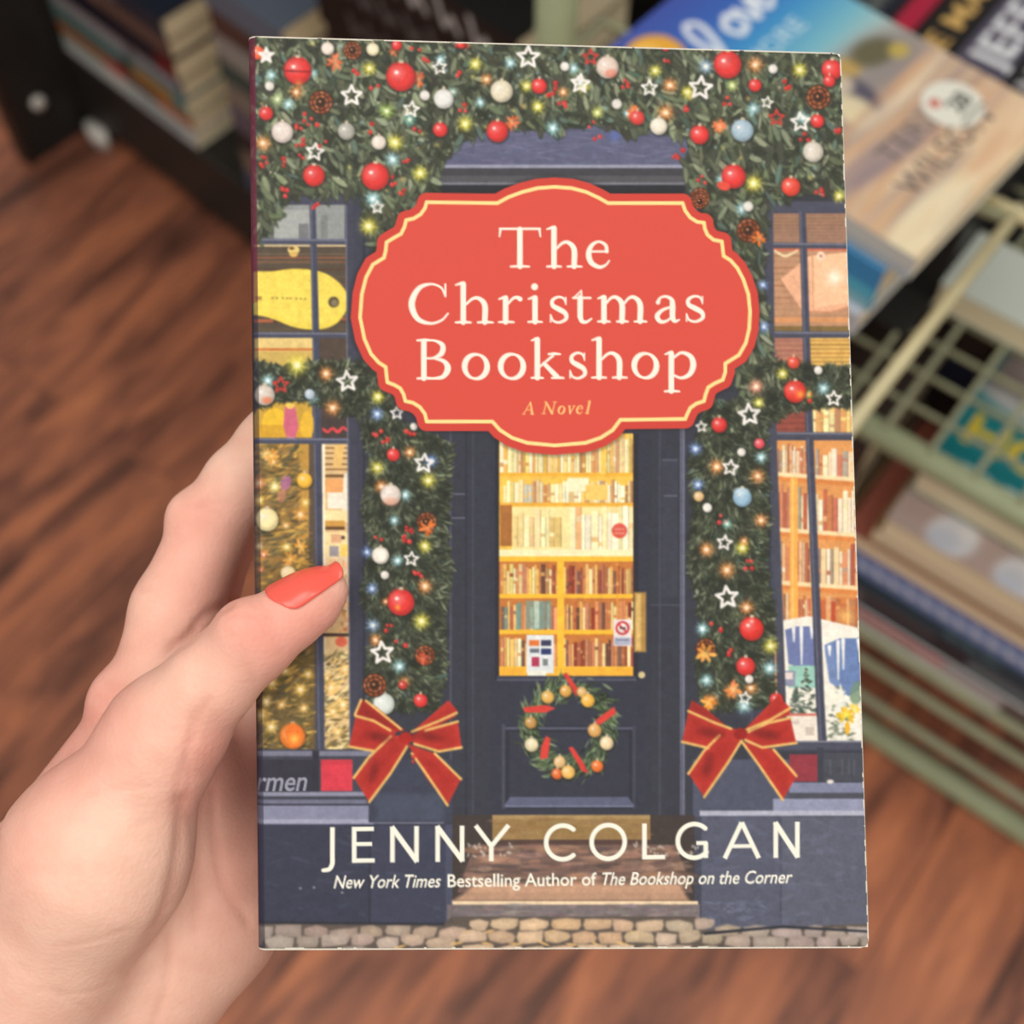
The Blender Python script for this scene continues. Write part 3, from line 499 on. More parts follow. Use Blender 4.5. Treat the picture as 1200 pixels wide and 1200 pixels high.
    cv.ell(458, 588, 9, 5, (232, 150, 120), 0, .5, 4); cv.ell(868, 575, 9, 4, (206, 226, 236), 0, .6, 3); cv.ell(716, 86, 7, 5, (214, 110, 90), 0, .6, 3); cv.ell(313, 469, 6, 4, (220, 110, 70), 0, .7, 3); cv.glow(938, 462, 7, (246, 170, 70)); cv.glow(466, 712, 5, (246, 170, 70)); cv.glow(881, 728, 4, (255, 214, 200)); cv.strokes([[(334, 83, .8), (364, 84, .8)]], (120, 30, 34)); cv.glow(350, 98, 7, (240, 150, 80), .7); cv.ell(848, 218, 8, 5, (224, 80, 64), .3)
    for x, y, r in ((413, 59, 11), (376, 120, 14), (959, 114, 14.5), (820, 232, 12), (877, 270, 14), (500, 612, 12), (498, 768, 12), (439, 803, 14), (827, 760, 12)): cone(cv, x, y, r)
    flower(cv, 889, 279, 8, (236, 120, 50)); flower(cv, 501, 619, 9, (226, 116, 52)); flower(cv, 496, 772, 7, (216, 90, 60)); flower(cv, 827, 766, 11, (232, 160, 70)); flower(cv, 830, 824, 9, (236, 150, 60)); flower(cv, 860, 808, 10, (230, 140, 76))
    for x, y, r in ((515, 79, 9), (619, 67, 14), (412, 112, 13), (482, 128, 10), (369, 178, 11), (442, 243, 8), (680, 98, 12), (761, 103, 10), (821, 103, 14.5), (899, 120, 7.5), (938, 143, 12), (407, 447, 13), (497, 543, 12), (482, 655, 9), (448, 765, 14), (878, 486, 13.5), (822, 500, 7), (856, 548, 10), (849, 636, 9.5), (852, 700, 14), (873, 818, 8), (977, 467, 9.5), (465, 484, 8), (677, 95, 6)): star(cv, x, y, r, rot=rnd.uniform(-.12, .2))
    star(cv, 312, 65, 10, fill=True)
    for x, y, r in ((692, 67, 10), (910, 138, 10), (329, 451, 10)): star(cv, x, y, r, (196, 62, 56))
    # ---- bows
    def bow(L):
        R1, R2, G = (186, 42, 36), (206, 58, 48), (226, 176, 96)
        for P, c in L:
            cv.poly(P, c, 1, 1.2)
            r = cv.poly_sd(P, 2)
            sl, sd, X, Y = r
            q = np.clip(-sd / 16, 0, 1)
            cv.put(sl, np.where(sd < 0, (1 - q) * .28, 0), (226, 84, 70))
    gs = lambda P: cv.strokes([[(x, y, 1.5) for x, y in P]], (232, 186, 108))
    L = lambda P, s, ox, oy: [(ox + x / s, oy + y / s) for x, y in P]
    a = lambda P: L(P, 3.158, 280, 780)
    D, Rr = (138, 32, 30), (168, 42, 36)
    bow([(a([(452, 125), (505, 150), (615, 240), (560, 250), (430, 185)]), D), (a([(432, 185), (500, 205), (585, 240), (570, 265), (500, 320), (408, 300)]), Rr), (a([(640, 245), (750, 150), (775, 128), (808, 165), (800, 190), (690, 240)]), Rr), (a([(630, 265), (700, 225), (810, 205), (825, 305), (740, 320), (650, 292)]), Rr), (a([(560, 258), (640, 262), (600, 345), (482, 505), (425, 415)]), Rr), (a([(625, 290), (725, 325), (822, 420), (772, 517), (690, 410)]), Rr)])
    for P in ([(430, 185), (500, 205), (560, 240)], [(408, 300), (500, 316)], [(452, 127), (430, 180)], [(640, 245), (740, 205), (806, 175)], [(690, 240), (810, 207)], [(650, 290), (740, 318), (824, 303)], [(425, 415), (480, 340), (562, 262)], [(482, 505), (560, 400), (622, 300)], [(725, 325), (822, 420)], [(640, 325), (700, 410), (772, 517)], [(470, 130), (600, 235)]): gs(a(P))
    for x, y, rx, ry in ((520, 265, 48, 18), (705, 262, 45, 16), (640, 262, 14, 16), (500, 390, 16, 40)): cv.ell(280 + x / 3.158, 780 + y / 3.158, rx / 3.158, ry / 3.158, (98, 24, 26), .2, .5, 6)
    cv.ell(280 + 617 / 3.158, 780 + 268 / 3.158, 8, 7, (170, 38, 34))
    a = lambda P: L(P, 3, 640, 780)
    bow([(a([(512, 122), (560, 150), (650, 225), (600, 200), (500, 160)]), D), (a([(500, 160), (590, 200), (670, 225), (650, 260), (570, 292), (478, 268)]), Rr), (a([(690, 232), (770, 150), (815, 105), (860, 150), (855, 175), (740, 215)]), Rr), (a([(695, 240), (780, 200), (858, 182), (880, 275), (760, 290), (700, 262)]), Rr), (a([(600, 240), (690, 250), (640, 340), (556, 462), (500, 380)]), Rr), (a([(690, 268), (800, 295), (880, 388), (832, 472), (745, 345)]), Rr)])
    for P in ([(500, 160), (590, 200), (650, 222)], [(478, 268), (570, 290)], [(690, 232), (790, 190), (858, 150)], [(700, 238), (780, 202), (858, 184)], [(700, 262), (760, 288), (880, 272)], [(500, 380), (555, 300), (610, 245)], [(556, 462), (640, 340), (688, 262)], [(800, 295), (880, 388)], [(690, 270), (745, 345), (832, 472)]): gs(a(P))
    for x, y, rx, ry in ((580, 235, 44, 16), (770, 240, 45, 16), (690, 236, 14, 14), (570, 350, 16, 40)): cv.ell(640 + x / 3, 780 + y / 3, rx / 3, ry / 3, (98, 24, 26), .2, .5, 6)
    cv.ell(640 + 684 / 3, 780 + 240 / 3, 8, 7, (150, 34, 32)); berries(cv, 480, 888, 2)
    # the picture is a soft photograph in print: slight blur and grain, the lettering stays crisp
    for _ in range(1):
        for ax in (0, 1): cv.c = .25 * np.roll(cv.c, 1, ax) + .5 * cv.c + .25 * np.roll(cv.c, -1, ax)
    rs_ = np.random.RandomState(8)
    gr = np.kron(rs_.randn(CH // 8 + 1, CW // 8 + 1), np.ones((8, 8)))[:CH, :CW] * .6 + np.kron(rs_.randn(CH // 2 + 1, CW // 2 + 1), np.ones((2, 2)))[:CH, :CW]
    for _ in range(2):
        for ax in (0, 1): gr = .25 * np.roll(gr, 1, ax) + .5 * gr + .25 * np.roll(gr, -1, ax)
    cv.c = np.clip(cv.c * (1 + .03 * gr[..., None]), 0, 255).astype(np.float32)
    # ---- the red plaque and all lettering
    pts = [(583, 238), (596, 231), (612, 225), (630, 220.5), (650, 219), (670, 220.5), (687, 225), (702, 232), (712.5, 238), (800, 238), (803, 247), (809, 255), (817, 260), (825, 261), (826, 268), (829, 275), (836, 281), (846, 283), (847, 292), (848, 300), (856, 305), (864, 314), (871, 327), (877, 345), (879, 365), (878, 385), (874, 402), (866, 416), (850, 426), (850, 436), (847, 445), (838, 449), (830, 454), (827, 462), (825, 470), (816, 473), (809, 478), (805, 486), (803, 491), (727, 492), (718, 504), (704, 513), (686, 519), (650, 522), (618, 519), (600, 513), (586, 504), (577, 494), (500, 494), (498, 485), (492, 477), (484, 472), (475, 470), (473, 462), (469, 455), (462, 451), (454, 448), (453, 440), (452, 430), (444, 425), (435, 415), (427, 397), (422, 372), (424, 345), (429, 325), (437, 310), (450, 302), (452, 294), (453, 284), (461, 279), (470, 274), (474, 266), (476, 258), (485, 256), (493, 251), (498, 244), (500, 237)]
    sl, sd, X, Y = cv.poly_sd(pts, 18)
    cv.put(sl, np.clip(.5 - (sd - 14) / 5, 0, 1) * .4, (36, 34, 36))
    cv.put(sl, np.clip(.5 - (sd - 11), 0, 1), (206, 68, 58))
    cv.put(sl, np.clip(.5 - (sd + 2), 0, 1), (216, 80, 67))
    cv.put(sl, np.clip(.5 - (np.abs(sd) - 2.1), 0, 1), (250, 224, 150))
    cone(cv, 820, 236, 9)
    CR = (252, 240, 226)
    for ch, x0, x1 in (('T', 584.6, 634), ('h', 641, 681), ('e', 686.7, 715)): letter(cv, ch, x0, x1, 313.5, 47, CR)
    for ch, x0, x1 in (('C', 478.3, 526), ('h', 534, 577), ('r', 584.6, 611.7), ('i', 619, 635), ('s', 643.8, 665.8), ('t', 671.7, 693.8), ('m', 700.8, 757.5), ('a', 766.7, 796), ('s', 803, 826)): letter(cv, ch, x0, x1, 379.2 - (x0 - 480) * .006, 47, CR)
    for ch, x0, x1 in (('B', 488, 527.5), ('o', 540.8, 574.5), ('o', 583, 617), ('k', 623, 660), ('s', 666.7, 687.5), ('h', 693.8, 734), ('o', 739.6, 773), ('p', 779, 816)): letter(cv, ch, x0, x1, 444.6 - (x0 - 490) * .005, 47, CR)
    for ch, x0, x1 in (('A', 612, 625), ('N', 634.5, 649), ('o', 653, 661.5), ('v', 664, 672), ('e', 674.5, 682), ('l', 686, 690)): letter(cv, ch, x0, x1, 485.5 - (x0 - 613) * .012, 14.5, (246, 192, 122), 0, .22, 1.25)
    WHT = (246, 244, 230)
    for ch, x0, x1 in (('J', 377.5, 392.5), ('E', 412, 439), ('N', 457, 491), ('N', 510, 544.5), ('Y', 556, 597.5), ('C', 637, 675), ('O', 690.5, 735), ('L', 752, 779.5), ('G', 791.5, 830.5), ('A', 847.5, 891), ('N', 906.5, 937)): sans(cv, ch, x0, x1, 1011.5 - (x0 - 377) * .0116, 42, WHT, -.0116)
    for t, x0, x1, sh in (('New York Times', 391, 515, .22), ('Bestselling Author of', 524.5, 699, 0), ('The Bookshop on the Corner', 703, 927, .22)): font_text(cv, t, x0, x1, 1041 - (x0 - 391) * .0116, 15.5, WHT, sh, -.0116, fat=.012)
    font_text(cv, 'rmen', 300, 358, 927, 24, (150, 152, 170), .2, -.01, fat=.012)
    return cv
# ------------------------------------------------------------------ helpers
def lin(c):
    c = np.asarray(c, np.float64) / 255.
    return np.where(c <= .04045, c / 12.92, ((c + .055) / 1.055) ** 2.4)
def rgba(c): 
    v = lin(c); return (float(v[0]), float(v[1]), float(v[2]), 1)
def tag(o, label=None, cat=None, group=None, kind=None):
    if label: o['label'] = label
    if cat: o['category'] = cat
    if group: o['group'] = group
    if kind: o['kind'] = kind
    return o
def empty(name, M):
    o = bpy.data.objects.new(name, None); COL.objects.link(o); o.empty_display_size = .03
    o.matrix_world = M; return o
def mesh_obj(name, V, F, mat, parent=None, smooth=False, cols=None, M=None):
    me = bpy.data.meshes.new(name); me.from_pydata([tuple(v) for v in V], [], [tuple(f) for f in F]); me.update()
    if cols is not None:
        at = me.color_attributes.new('Col', 'FLOAT_COLOR', 'POINT')
        a = np.ones((len(V), 4), np.float32); a[:, :3] = cols; at.data.foreach_set('color', a.ravel())
    if smooth: me.polygons.foreach_set('use_smooth', [True] * len(me.polygons))
    if isinstance(mat, (list, tuple)):
        for m in mat: me.materials.append(m)
    elif mat: me.materials.append(mat)
    o = bpy.data.objects.new(name, me); COL.objects.link(o)
    if parent: o.parent = parent
    if M is not None: o.matrix_world = M
    return o
def bm_obj(name, bm, mat, parent=None, smooth=False, M=None):
    me = bpy.data.meshes.new(name); bmesh.ops.recalc_face_normals(bm, faces=bm.faces); bm.to_mesh(me); bm.free()
    if smooth: me.polygons.foreach_set('use_smooth', [True] * len(me.polygons))
    if mat: me.materials.append(mat)
    o = bpy.data.objects.new(name, me); COL.objects.link(o)
    if parent: o.parent = parent
    if M is not None: o.matrix_world = M
    return o
def add_box(bm, x0, y0, z0, x1, y1, z1, bev=0.):
    r = bmesh.ops.create_cube(bm, size=1)
    bmesh.ops.scale(bm, vec=(x1 - x0, y1 - y0, z1 - z0), verts=r['verts'])
    bmesh.ops.translate(bm, vec=((x0 + x1) / 2, (y0 + y1) / 2, (z0 + z1) / 2), verts=r['verts'])
    if bev:
        es = {e for v in r['verts'] for e in v.link_edges}
        bmesh.ops.bevel(bm, geom=list(es), offset=bev, segments=2, affect='EDGES', profile=.5)
def add_tube(bm, pts, r, n=10):
    pts = [Vector(p) for p in pts]; rings = []
    up = Vector((0, 0, 1))
    for i, p in enumerate(pts):
        d = (pts[min(i + 1, len(pts) - 1)] - pts[max(i - 1, 0)]).normalized()
        s = d.cross(up if abs(d.z) < .9 else Vector((1, 0, 0))).normalized(); t = d.cross(s)
        rings.append([bm.verts.new(p + (s * math.cos(a) + t * math.sin(a)) * r) for a in [2 * math.pi * k / n for k in range(n)]])
    for a, b in zip(rings[:-1], rings[1:]):
        for k in range(n): bm.faces.new((a[k], a[(k + 1) % n], b[(k + 1) % n], b[k]))
    bm.faces.new(rings[0][::-1]); bm.faces.new(rings[-1])
def material(name, col, rough=.5, spec=.4, metal=0., noise=0., nscale=20., attr=False, sss=0.):
    m = bpy.data.materials.new(name); m.use_nodes = True; nt = m.node_tree; p = nt.nodes['Principled BSDF']
    p.inputs['Roughness'].default_value = rough; p.inputs['Specular IOR Level'].default_value = spec; p.inputs['Metallic'].default_value = metal
    if attr:
        a = nt.nodes.new('ShaderNodeVertexColor'); a.layer_name = 'Col'; nt.links.new(a.outputs[0], p.inputs['Base Color'])
    else:
        p.inputs['Base Color'].default_value = rgba(col)
        if noise:
            t = nt.nodes.new('ShaderNodeTexNoise'); t.inputs['Scale'].default_value = nscale; t.inputs['Detail'].default_value = 4
            tc = nt.nodes.new('ShaderNodeTexCoord'); nt.links.new(tc.outputs['Object'], t.inputs['Vector'])
            r = nt.nodes.new('ShaderNodeValToRGB'); c = np.array(rgba(col)[:3])
            r.color_ramp.elements[0].position = .3; r.color_ramp.elements[0].color = (*(c * (1 - noise)), 1)
            r.color_ramp.elements[1].position = .7; r.color_ramp.elements[1].color = (*np.minimum(c * (1 + noise), 1), 1)
            nt.links.new(t.outputs[0], r.inputs[0]); nt.links.new(r.outputs[0], p.inputs['Base Color'])
    return m
PRINT = material('printed_paper', None, .42, .32, attr=True)
PAPER = None
def paper_mat():
    m = bpy.data.materials.new('page_edges'); m.use_nodes = True; nt = m.node_tree; p = nt.nodes['Principled BSDF']
    p.inputs['Roughness'].default_value = .85; p.inputs['Specular IOR Level'].default_value = .1
    tc = nt.nodes.new('ShaderNodeTexCoord'); mp = nt.nodes.new('ShaderNodeMapping'); mp.inputs['Scale'].default_value = (3, 3, 1600)
    t = nt.nodes.new('ShaderNodeTexNoise'); t.inputs['Scale'].default_value = 1; t.inputs['Detail'].default_value = 2
    r = nt.nodes.new('ShaderNodeValToRGB')
    r.color_ramp.elements[0].position = .3; r.color_ramp.elements[0].color = rgba((232, 216, 176))
    r.color_ramp.elements[1].position = .65; r.color_ramp.elements[1].color = rgba((252, 240, 206))
    nt.links.new(tc.outputs['Object'], mp.inputs[0]); nt.links.new(mp.outputs[0], t.inputs['Vector']); nt.links.new(t.outputs[0], r.inputs[0]); nt.links.new(r.outputs[0], p.inputs['Base Color'])
    return m
PAPER = paper_mat()
A2 = Vector((.7986, -.6018, 0)); B2 = Vector((.6018, .7986, 0)); UP = Vector((0, 0, 1))   # the shop's aisle directions
FR = Matrix((( A2.x, B2.x, 0, 0), (A2.y, B2.y, 0, 0), (0, 0, 1, 0), (0, 0, 0, 1)))       # aisle frame: (along shelf, into shelf, up)
def frame(x, y, z, yaw=0., tilt=0.): return FR @ Matrix.Translation((x, y, z)) @ Matrix.Rotation(yaw, 4, 'Z') @ Matrix.Rotation(tilt, 4, 'Y')

# ------------------------------------------------------------------ floor
def floor_mat():
    m = bpy.data.materials.new('mahogany_planks'); m.use_nodes = True; nt = m.node_tree; N = nt.nodes; Lk = nt.links
    p = N['Principled BSDF']; p.inputs['Roughness'].default_value = .38; p.inputs['Specular IOR Level'].default_value = .35
    tc = N.new('ShaderNodeTexCoord')
    rot = N.new('ShaderNodeMapping'); rot.inputs['Rotation'].default_value = (0, 0, math.radians(37)); Lk.new(tc.outputs['Object'], rot.inputs[0])
    br = N.new('ShaderNodeTexBrick'); br.inputs['Scale'].default_value = 1; br.inputs['Mortar Size'].default_value = .0012; br.inputs['Brick Width'].default_value = 1.2; br.inputs['Row Height'].default_value = .12; br.offset = .37
    br.inputs['Color1'].default_value = (.0, 0, 0, 1); br.inputs['Color2'].default_value = (1, 1, 1, 1); br.inputs['Mortar'].default_value = (.5, .5, .5, 1)
    sw = N.new('ShaderNodeMapping'); sw.inputs['Rotation'].default_value = (0, 0, math.radians(90)); Lk.new(rot.outputs[0], sw.inputs[0]); Lk.new(sw.outputs[0], br.inputs['Vector'])
    off = N.new('ShaderNodeVectorMath'); off.operation = 'MULTIPLY_ADD'; off.inputs[1].default_value = (3, 5, 0); Lk.new(br.outputs['Color'], off.inputs[0]); Lk.new(rot.outputs[0], off.inputs[2])
    def noise(sx, sy, detail, rough, dist):
        mp = N.new('ShaderNodeMapping'); mp.inputs['Scale'].default_value = (sx, sy, 1); Lk.new(off.outputs[0], mp.inputs[0])
        t = N.new('ShaderNodeTexNoise'); t.inputs['Scale'].default_value = 1; t.inputs['Detail'].default_value = detail; t.inputs['Roughness'].default_value = rough; t.inputs['Distortion'].default_value = dist
        Lk.new(mp.outputs[0], t.inputs['Vector']); return t
    g1 = noise(11, 2.2, 4, .6, 1.2); g2 = noise(34, 6, 3, .6, .8)
    mx = N.new('ShaderNodeMix'); mx.data_type = 'FLOAT'; mx.inputs[0].default_value = .32; Lk.new(g1.outputs[0], mx.inputs[2]); Lk.new(g2.outputs[0], mx.inputs[3])
    r = N.new('ShaderNodeValToRGB'); e = r.color_ramp.elements
    e[0].position = .33; e[0].color = rgba((84, 54, 44)); e[1].position = .7; e[1].color = rgba((222, 142, 98))
    for q, c in ((.43, (122, 76, 60)), (.50, (158, 98, 74)), (.58, (188, 116, 82))):
        k = e.new(q); k.color = rgba(c)
    Lk.new(mx.outputs[0], r.inputs[0])
    dk = N.new('ShaderNodeMix'); dk.data_type = 'RGBA'; dk.blend_type = 'MULTIPLY'; Lk.new(br.outputs['Fac'], dk.inputs[0]); Lk.new(r.outputs[0], dk.inputs[6]); dk.inputs[7].default_value = (.72, .68, .66, 1)
    Lk.new(dk.outputs[2], p.inputs['Base Color'])
    return m
fl = mesh_obj('floor', [(-4, -3, 0), (4, -3, 0), (4, 5, 0), (-4, 5, 0)], [(0, 1, 2, 3)], floor_mat()); tag(fl, 'red-brown wooden plank floor', 'floor', kind='structure')

# ------------------------------------------------------------------ generic paperback: lies in its own frame, spine along x at y=0, pages towards +y, thickness up z
def img_grid(V, F, Cc, img, P00, P10, P01, nx, ny):
    """a printed face: grid of coloured vertices from P00 (image top left) to P10 (right) and P01 (down)"""
    b = len(V); P00, P10, P01 = Vector(P00), Vector(P10), Vector(P01)
    h, w = img.shape[:2]
    for j in range(ny + 1):
        for i in range(nx + 1):
            V.append(P00 + (P10 - P00) * (i / nx) + (P01 - P00) * (j / ny))
            Cc.append(img[min(int(j / ny * h), h - 1), min(int(i / nx * w), w - 1)])
    for j in range(ny):
        for i in range(nx):
            k = b + j * (nx + 1) + i
            F.append((k, k + 1, k + nx + 2, k + nx + 1))
def cbox(V, F, Cc, x0, y0, z0, x1, y1, z1, col):
    b = len(V)
    for z in (z0, z1):
        for x, y in ((x0, y0), (x1, y0), (x1, y1), (x0, y1)): V.append(Vector((x, y, z))); Cc.append(col)
    for f in ((3, 2, 1, 0), (4, 5, 6, 7), (0, 1, 5, 4), (1, 2, 6, 5), (2, 3, 7, 6), (3, 0, 4, 7)): F.append(tuple(b + k for k in f))
def book(name, label, M, L, W, TH, col, group=None, spine=None, front=None, back=(120, 110, 100), cat='book'):
    """L along the spine (x), W from spine to fore edge (y), TH thick (z); front cover faces +z"""
    root = empty(name, M); tag(root, label, cat, group)
    c = lin(col); t = .0007
    V, F, Cc = [], [], []
    cbox(V, F, Cc, 0, 0, TH - t, L, W, TH, c); cbox(V, F, Cc, 0, 0, 0, L, W, t, c); cbox(V, F, Cc, 0, 0, t, L, t, TH - t, c)
    if spine is not None:
        im = lin(spine.c); img_grid(V, F, Cc, im, (0, -.00025, TH), (L, -.00025, TH), (0, -.00025, 0), min(spine.w, 120), min(spine.h, 24))
    if front is not None:
        im = lin(front.c); img_grid(V, F, Cc, im, (0, 0, TH + .00025), (0, W, TH + .00025), (L, 0, TH + .00025), min(front.w, 200), min(front.h, 300))
    cov = mesh_obj('cover', V, F, PRINT, root, cols=np.array([tuple(q) for q in Cc]))
    bm = bmesh.new(); add_box(bm, .0012, t, t, L - .0012, W - .0015, TH - t); bm_obj('page_block', bm, PAPER, root)
    return root
def scribble(cv, x0, x1, y0, y1, col, n, rr=1.2, a=.9):
    """unreadable spine lettering: short upright dabs"""
    for k in range(n):
        x = x0 + (x1 - x0) * (k + .5) / n; w_ = (x1 - x0) / n * .34
        P = [(x - w_, y0 + random.random() * 2, rr), (x - w_ * .3, y1, rr), (x + w_ * .4, (y0 + y1) / 2, rr), (x + w_, y1 - random.random() * 3, rr)]
        cv.strokes([P], col, a)
random.seed(5)
# ------------------------------------------------------------------ dark bookcase at the back left
BLACK = material('black_laminate', (40, 39, 37), .45, .35, noise=.15, nscale=14)
DKBROWN = material('dark_brown_upright', (50, 38, 32), .5, .3, noise=.2, nscale=10)
WHITE = material('white_plastic', (226, 222, 214), .5, .3)
CF = frame(-1.41, .817, 0, math.radians(-5.9))
def cf(x, y, z, yaw=0.): return CF @ Matrix.Translation((x, y, z)) @ Matrix.Rotation(yaw, 4, 'Z')
case = empty('bookcase', CF.copy()); tag(case, 'black bookcase with raised base board and white feet at the back left', 'bookcase')
def part(name, boxes, mat, parent, bev=.002):
    bm = bmesh.new()
    for b in boxes: add_box(bm, *b, bev=bev)
    return bm_obj(name, bm, mat, parent)
CL = .885
part('base_board', [(0, 0, .03, CL, .022, .155)], BLACK, case, .004)
part('shelf_board', [(0, .022, .135, CL, .32, .155)], BLACK, case)
part('shelf_board', [(0, .03, .86, CL, .32, .88)], BLACK, case)
part('back_panel', [(0, .32, .03, CL, .335, 1.0)], BLACK, case)
part('side_panel', [(-.022, 0, .0, 0, .335, 1.0)], BLACK, case); part('side_panel', [(-.03, -.095, .0, -.004, -.0005, 1.0)], BLACK, case); part('front_upright', [(-.034, -.108, .0, -.002, -.0955, 1.0)], DKBROWN, case)
for x in (.012, .80):
    bm = bmesh.new(); r = bmesh.ops.create_cone(bm, cap_ends=True, segments=24, radius1=.0135, radius2=.0125, depth=.03)
    bmesh.ops.scale(bm, vec=(1.75, .8, 1), verts=r['verts']); bmesh.ops.translate(bm, vec=(x + .02, -.006, .015), verts=r['verts'])
    bm_obj('foot', bm, WHITE, case, True)
bm = bmesh.new(); r = bmesh.ops.create_cone(bm, cap_ends=True, segments=20, radius1=.011, radius2=.009, depth=.008); bmesh.ops.rotate(bm, matrix=Matrix.Rotation(math.radians(90), 3, 'Y'), verts=r['verts']); bmesh.ops.translate(bm, vec=(.0, -.06, .093), verts=r['verts'])
bm_obj('round_peg', bm, WHITE, case, True)['label'] = 'round white peg'
# stack of paperbacks lying on its lower shelf, spines to the aisle, page ends to the right
def spine_cv(base, marks, h=22, w=120):
    cv = Canvas(w, h, 0, 0, base)
    for mk in marks:
        if mk[0] == 'r': cv.rect(*mk[1:5], mk[5], soft=3)
        if mk[0] == 's': scribble(cv, mk[1], mk[2], mk[3], mk[4], mk[5], mk[6], 1.5)
    return cv
stack = [((196, 204, 204), [('r', 0, 0, 120, 5, (110, 150, 140)), ('r', 40, 0, 62, 8, (206, 208, 196)), ('s', 70, 110, 6, 16, (150, 154, 160), 7)], .019, 'pale grey', 'lowest of the stack'),
         ((170, 100, 52), [('r', 46, 0, 60, 22, (176, 60, 50)), ('r', 62, 0, 90, 22, (110, 76, 66)), ('r', 92, 0, 120, 22, (180, 106, 60)), ('r', 0, 14, 40, 22, (130, 110, 60))], .021, 'orange and red', 'second from the bottom of the stack'),
         ((96, 128, 124), [('s', 6, 60, 6, 16, (70, 98, 98), 8), ('r', 74, 2, 108, 20, (172, 124, 50)), ('r', 62, 0, 72, 22, (40, 42, 40))], .020, 'grey-green', 'third from the bottom of the stack'),
         ((120, 116, 122), [('s', 4, 70, 3, 19, (176, 172, 176), 8), ('r', 76, 0, 120, 22, (104, 100, 108)), ('s', 80, 116, 6, 17, (180, 180, 190), 5)], .023, 'mid grey', 'with pale lettering in the middle of the stack'),
         ((28, 28, 42), [('r', 104, 0, 120, 22, (112, 26, 30))], .024, 'navy', 'with a red end, above the grey one'),
         ((110, 84, 74), [('s', 10, 60, 4, 18, (150, 120, 110), 6)], .022, 'brown', 'near the top of the stack'),
         ((40, 46, 60), [('s', 10, 80, 4, 18, (130, 130, 140), 8)], .024, 'slate', 'topmost of the stack')]
z = .1562
for i, (base, marks, th, cn, where) in enumerate(stack):
    th *= 1.32
    dx = (.004, .001, .003, .0, .002, -.003, .0)[i]
    book('paperback_book', f'{cn} spined paperback in the bookcase, {where}', cf(.008 + dx, .003 + (.0, .002, .001, .003, .001, .002, .002)[i], z, math.radians((0, .3, -.3, .3, -.3, .3, -.3)[i])), .282, .135, th, base, 'paperbacks stacked on the lower shelf', spine_cv(base, marks))
    z += th + .0006
# a grey book standing beside the stack, more page blocks and black books further along
book('paperback_book', 'grey book standing upright beside the lying stack', cf(.372, .15, .1562) @ Matrix.Rotation(math.radians(-90), 4, 'Y'), .22, .14, .03, (150, 150, 152), None, spine_cv((160, 160, 158), [('r', 0, 0, 120, 5, (60, 62, 68)), ('r', 0, 17, 120, 22, (120, 132, 150))]))
z = .1562
mid = [((70, 84, 108), 'blue-grey'), ((126, 110, 96), 'tan'), ((40, 40, 46), 'black'), ((96, 90, 104), 'mauve grey'), ((130, 120, 110), 'beige'), ((60, 80, 76), 'dull green'), ((150, 146, 140), 'pale grey'), ((84, 60, 54), 'brown'), ((100, 110, 126), 'steel blue')]
for i, (base, cn) in enumerate(mid):
    th = (.034, .036, .035, .038, .036)[i % 5]
    book('paperback_book', cn + ' paperback in the second stack of the bookcase, ' + ('lowest', 'second up', 'third up', 'fourth up', 'fifth up', 'sixth up', 'third from top', 'second from top', 'topmost')[i], cf(.392 + (0, .004, .006, .002, .005)[i % 5], .004, z, math.radians((1, -.5, .7, 0, 1)[i % 5])), .135, .19, th, base, 'paperbacks in the second stack of the bookcase')
    z += th + .0006
blk = [((26, 26, 27), [('s', 10, 100, 4, 18, (96, 96, 96), 6)]), ((32, 31, 31), [('s', 16, 110, 3, 19, (200, 198, 196), 5), ('r', 0, 0, 10, 22, (110, 26, 40))]), ((24, 24, 25), [('s', 8, 60, 4, 18, (176, 174, 172), 4), ('r', 78, 2, 86, 20, (120, 24, 44))]), ((34, 30, 30), [('s', 30, 110, 4, 18, (190, 188, 184), 5)]), ((24, 23, 24), [('s', 20, 90, 4, 18, (90, 88, 86), 6)])]
z = .1562
for i in range(12):
    base, marks = blk[i % 5]; th = .042
    pos = ('lowest', 'second up', 'third up', 'fourth up', 'fifth up', 'sixth up', 'seventh up', 'fifth from top', 'fourth from top', 'third from top', 'second from top', 'topmost')[i]
    book('hardback_book', 'black spined book with grey lettering beside the rack post, ' + pos + ' of its stack', cf(.60 + .004 * (i % 3), .004, z), .26, .16, th, base, 'black books stacked beside the rack post', spine_cv(base, marks, 24))
    z += th + .0006

# ------------------------------------------------------------------ sage green wire rack on the right
SAGE = material('sage_painted_metal', (160, 168, 134), .45, .4, noise=.08, nscale=30)
SAGE2 = material('sage_painted_wire', (154, 156, 126), .5, .35, noise=.08, nscale=30)
CREAMW = material('cream_painted_wire', (214, 204, 162), .45, .4, noise=.06, nscale=30)
TEALW = material('grey_green_wire', (140, 170, 158), .45, .4)
rack = empty('wire_rack', frame(0, 0, 0)); tag(rack, 'sage green wire book rack with grid shelf and thick side rails', 'rack')
def tube(name, pts, r, mat, n=10):
    bm = bmesh.new(); add_tube(bm, pts, r, n); return bm_obj(name, bm, mat, rack, True)
RB = .667; XL, XR, YB = -.475, .62, 1.14
tube('post', [(XL, RB + .02, 0), (XL, RB + .02, 1.02)], .0165, SAGE, 16)
tube('post', [(XR, RB + .02, 0), (XR, RB + .02, 1.02)], .0165, SAGE, 16)
tube('post', [(XL, YB, 0), (XL, YB, .5)], .0165, SAGE, 16); tube('post', [(XR, YB, 0), (XR, YB, 1.02)], .0165, SAGE, 16)
tube('base_rail', [(XL, RB + .014, .016), (XR, RB + .006, .016)], .0135, SAGE, 16)
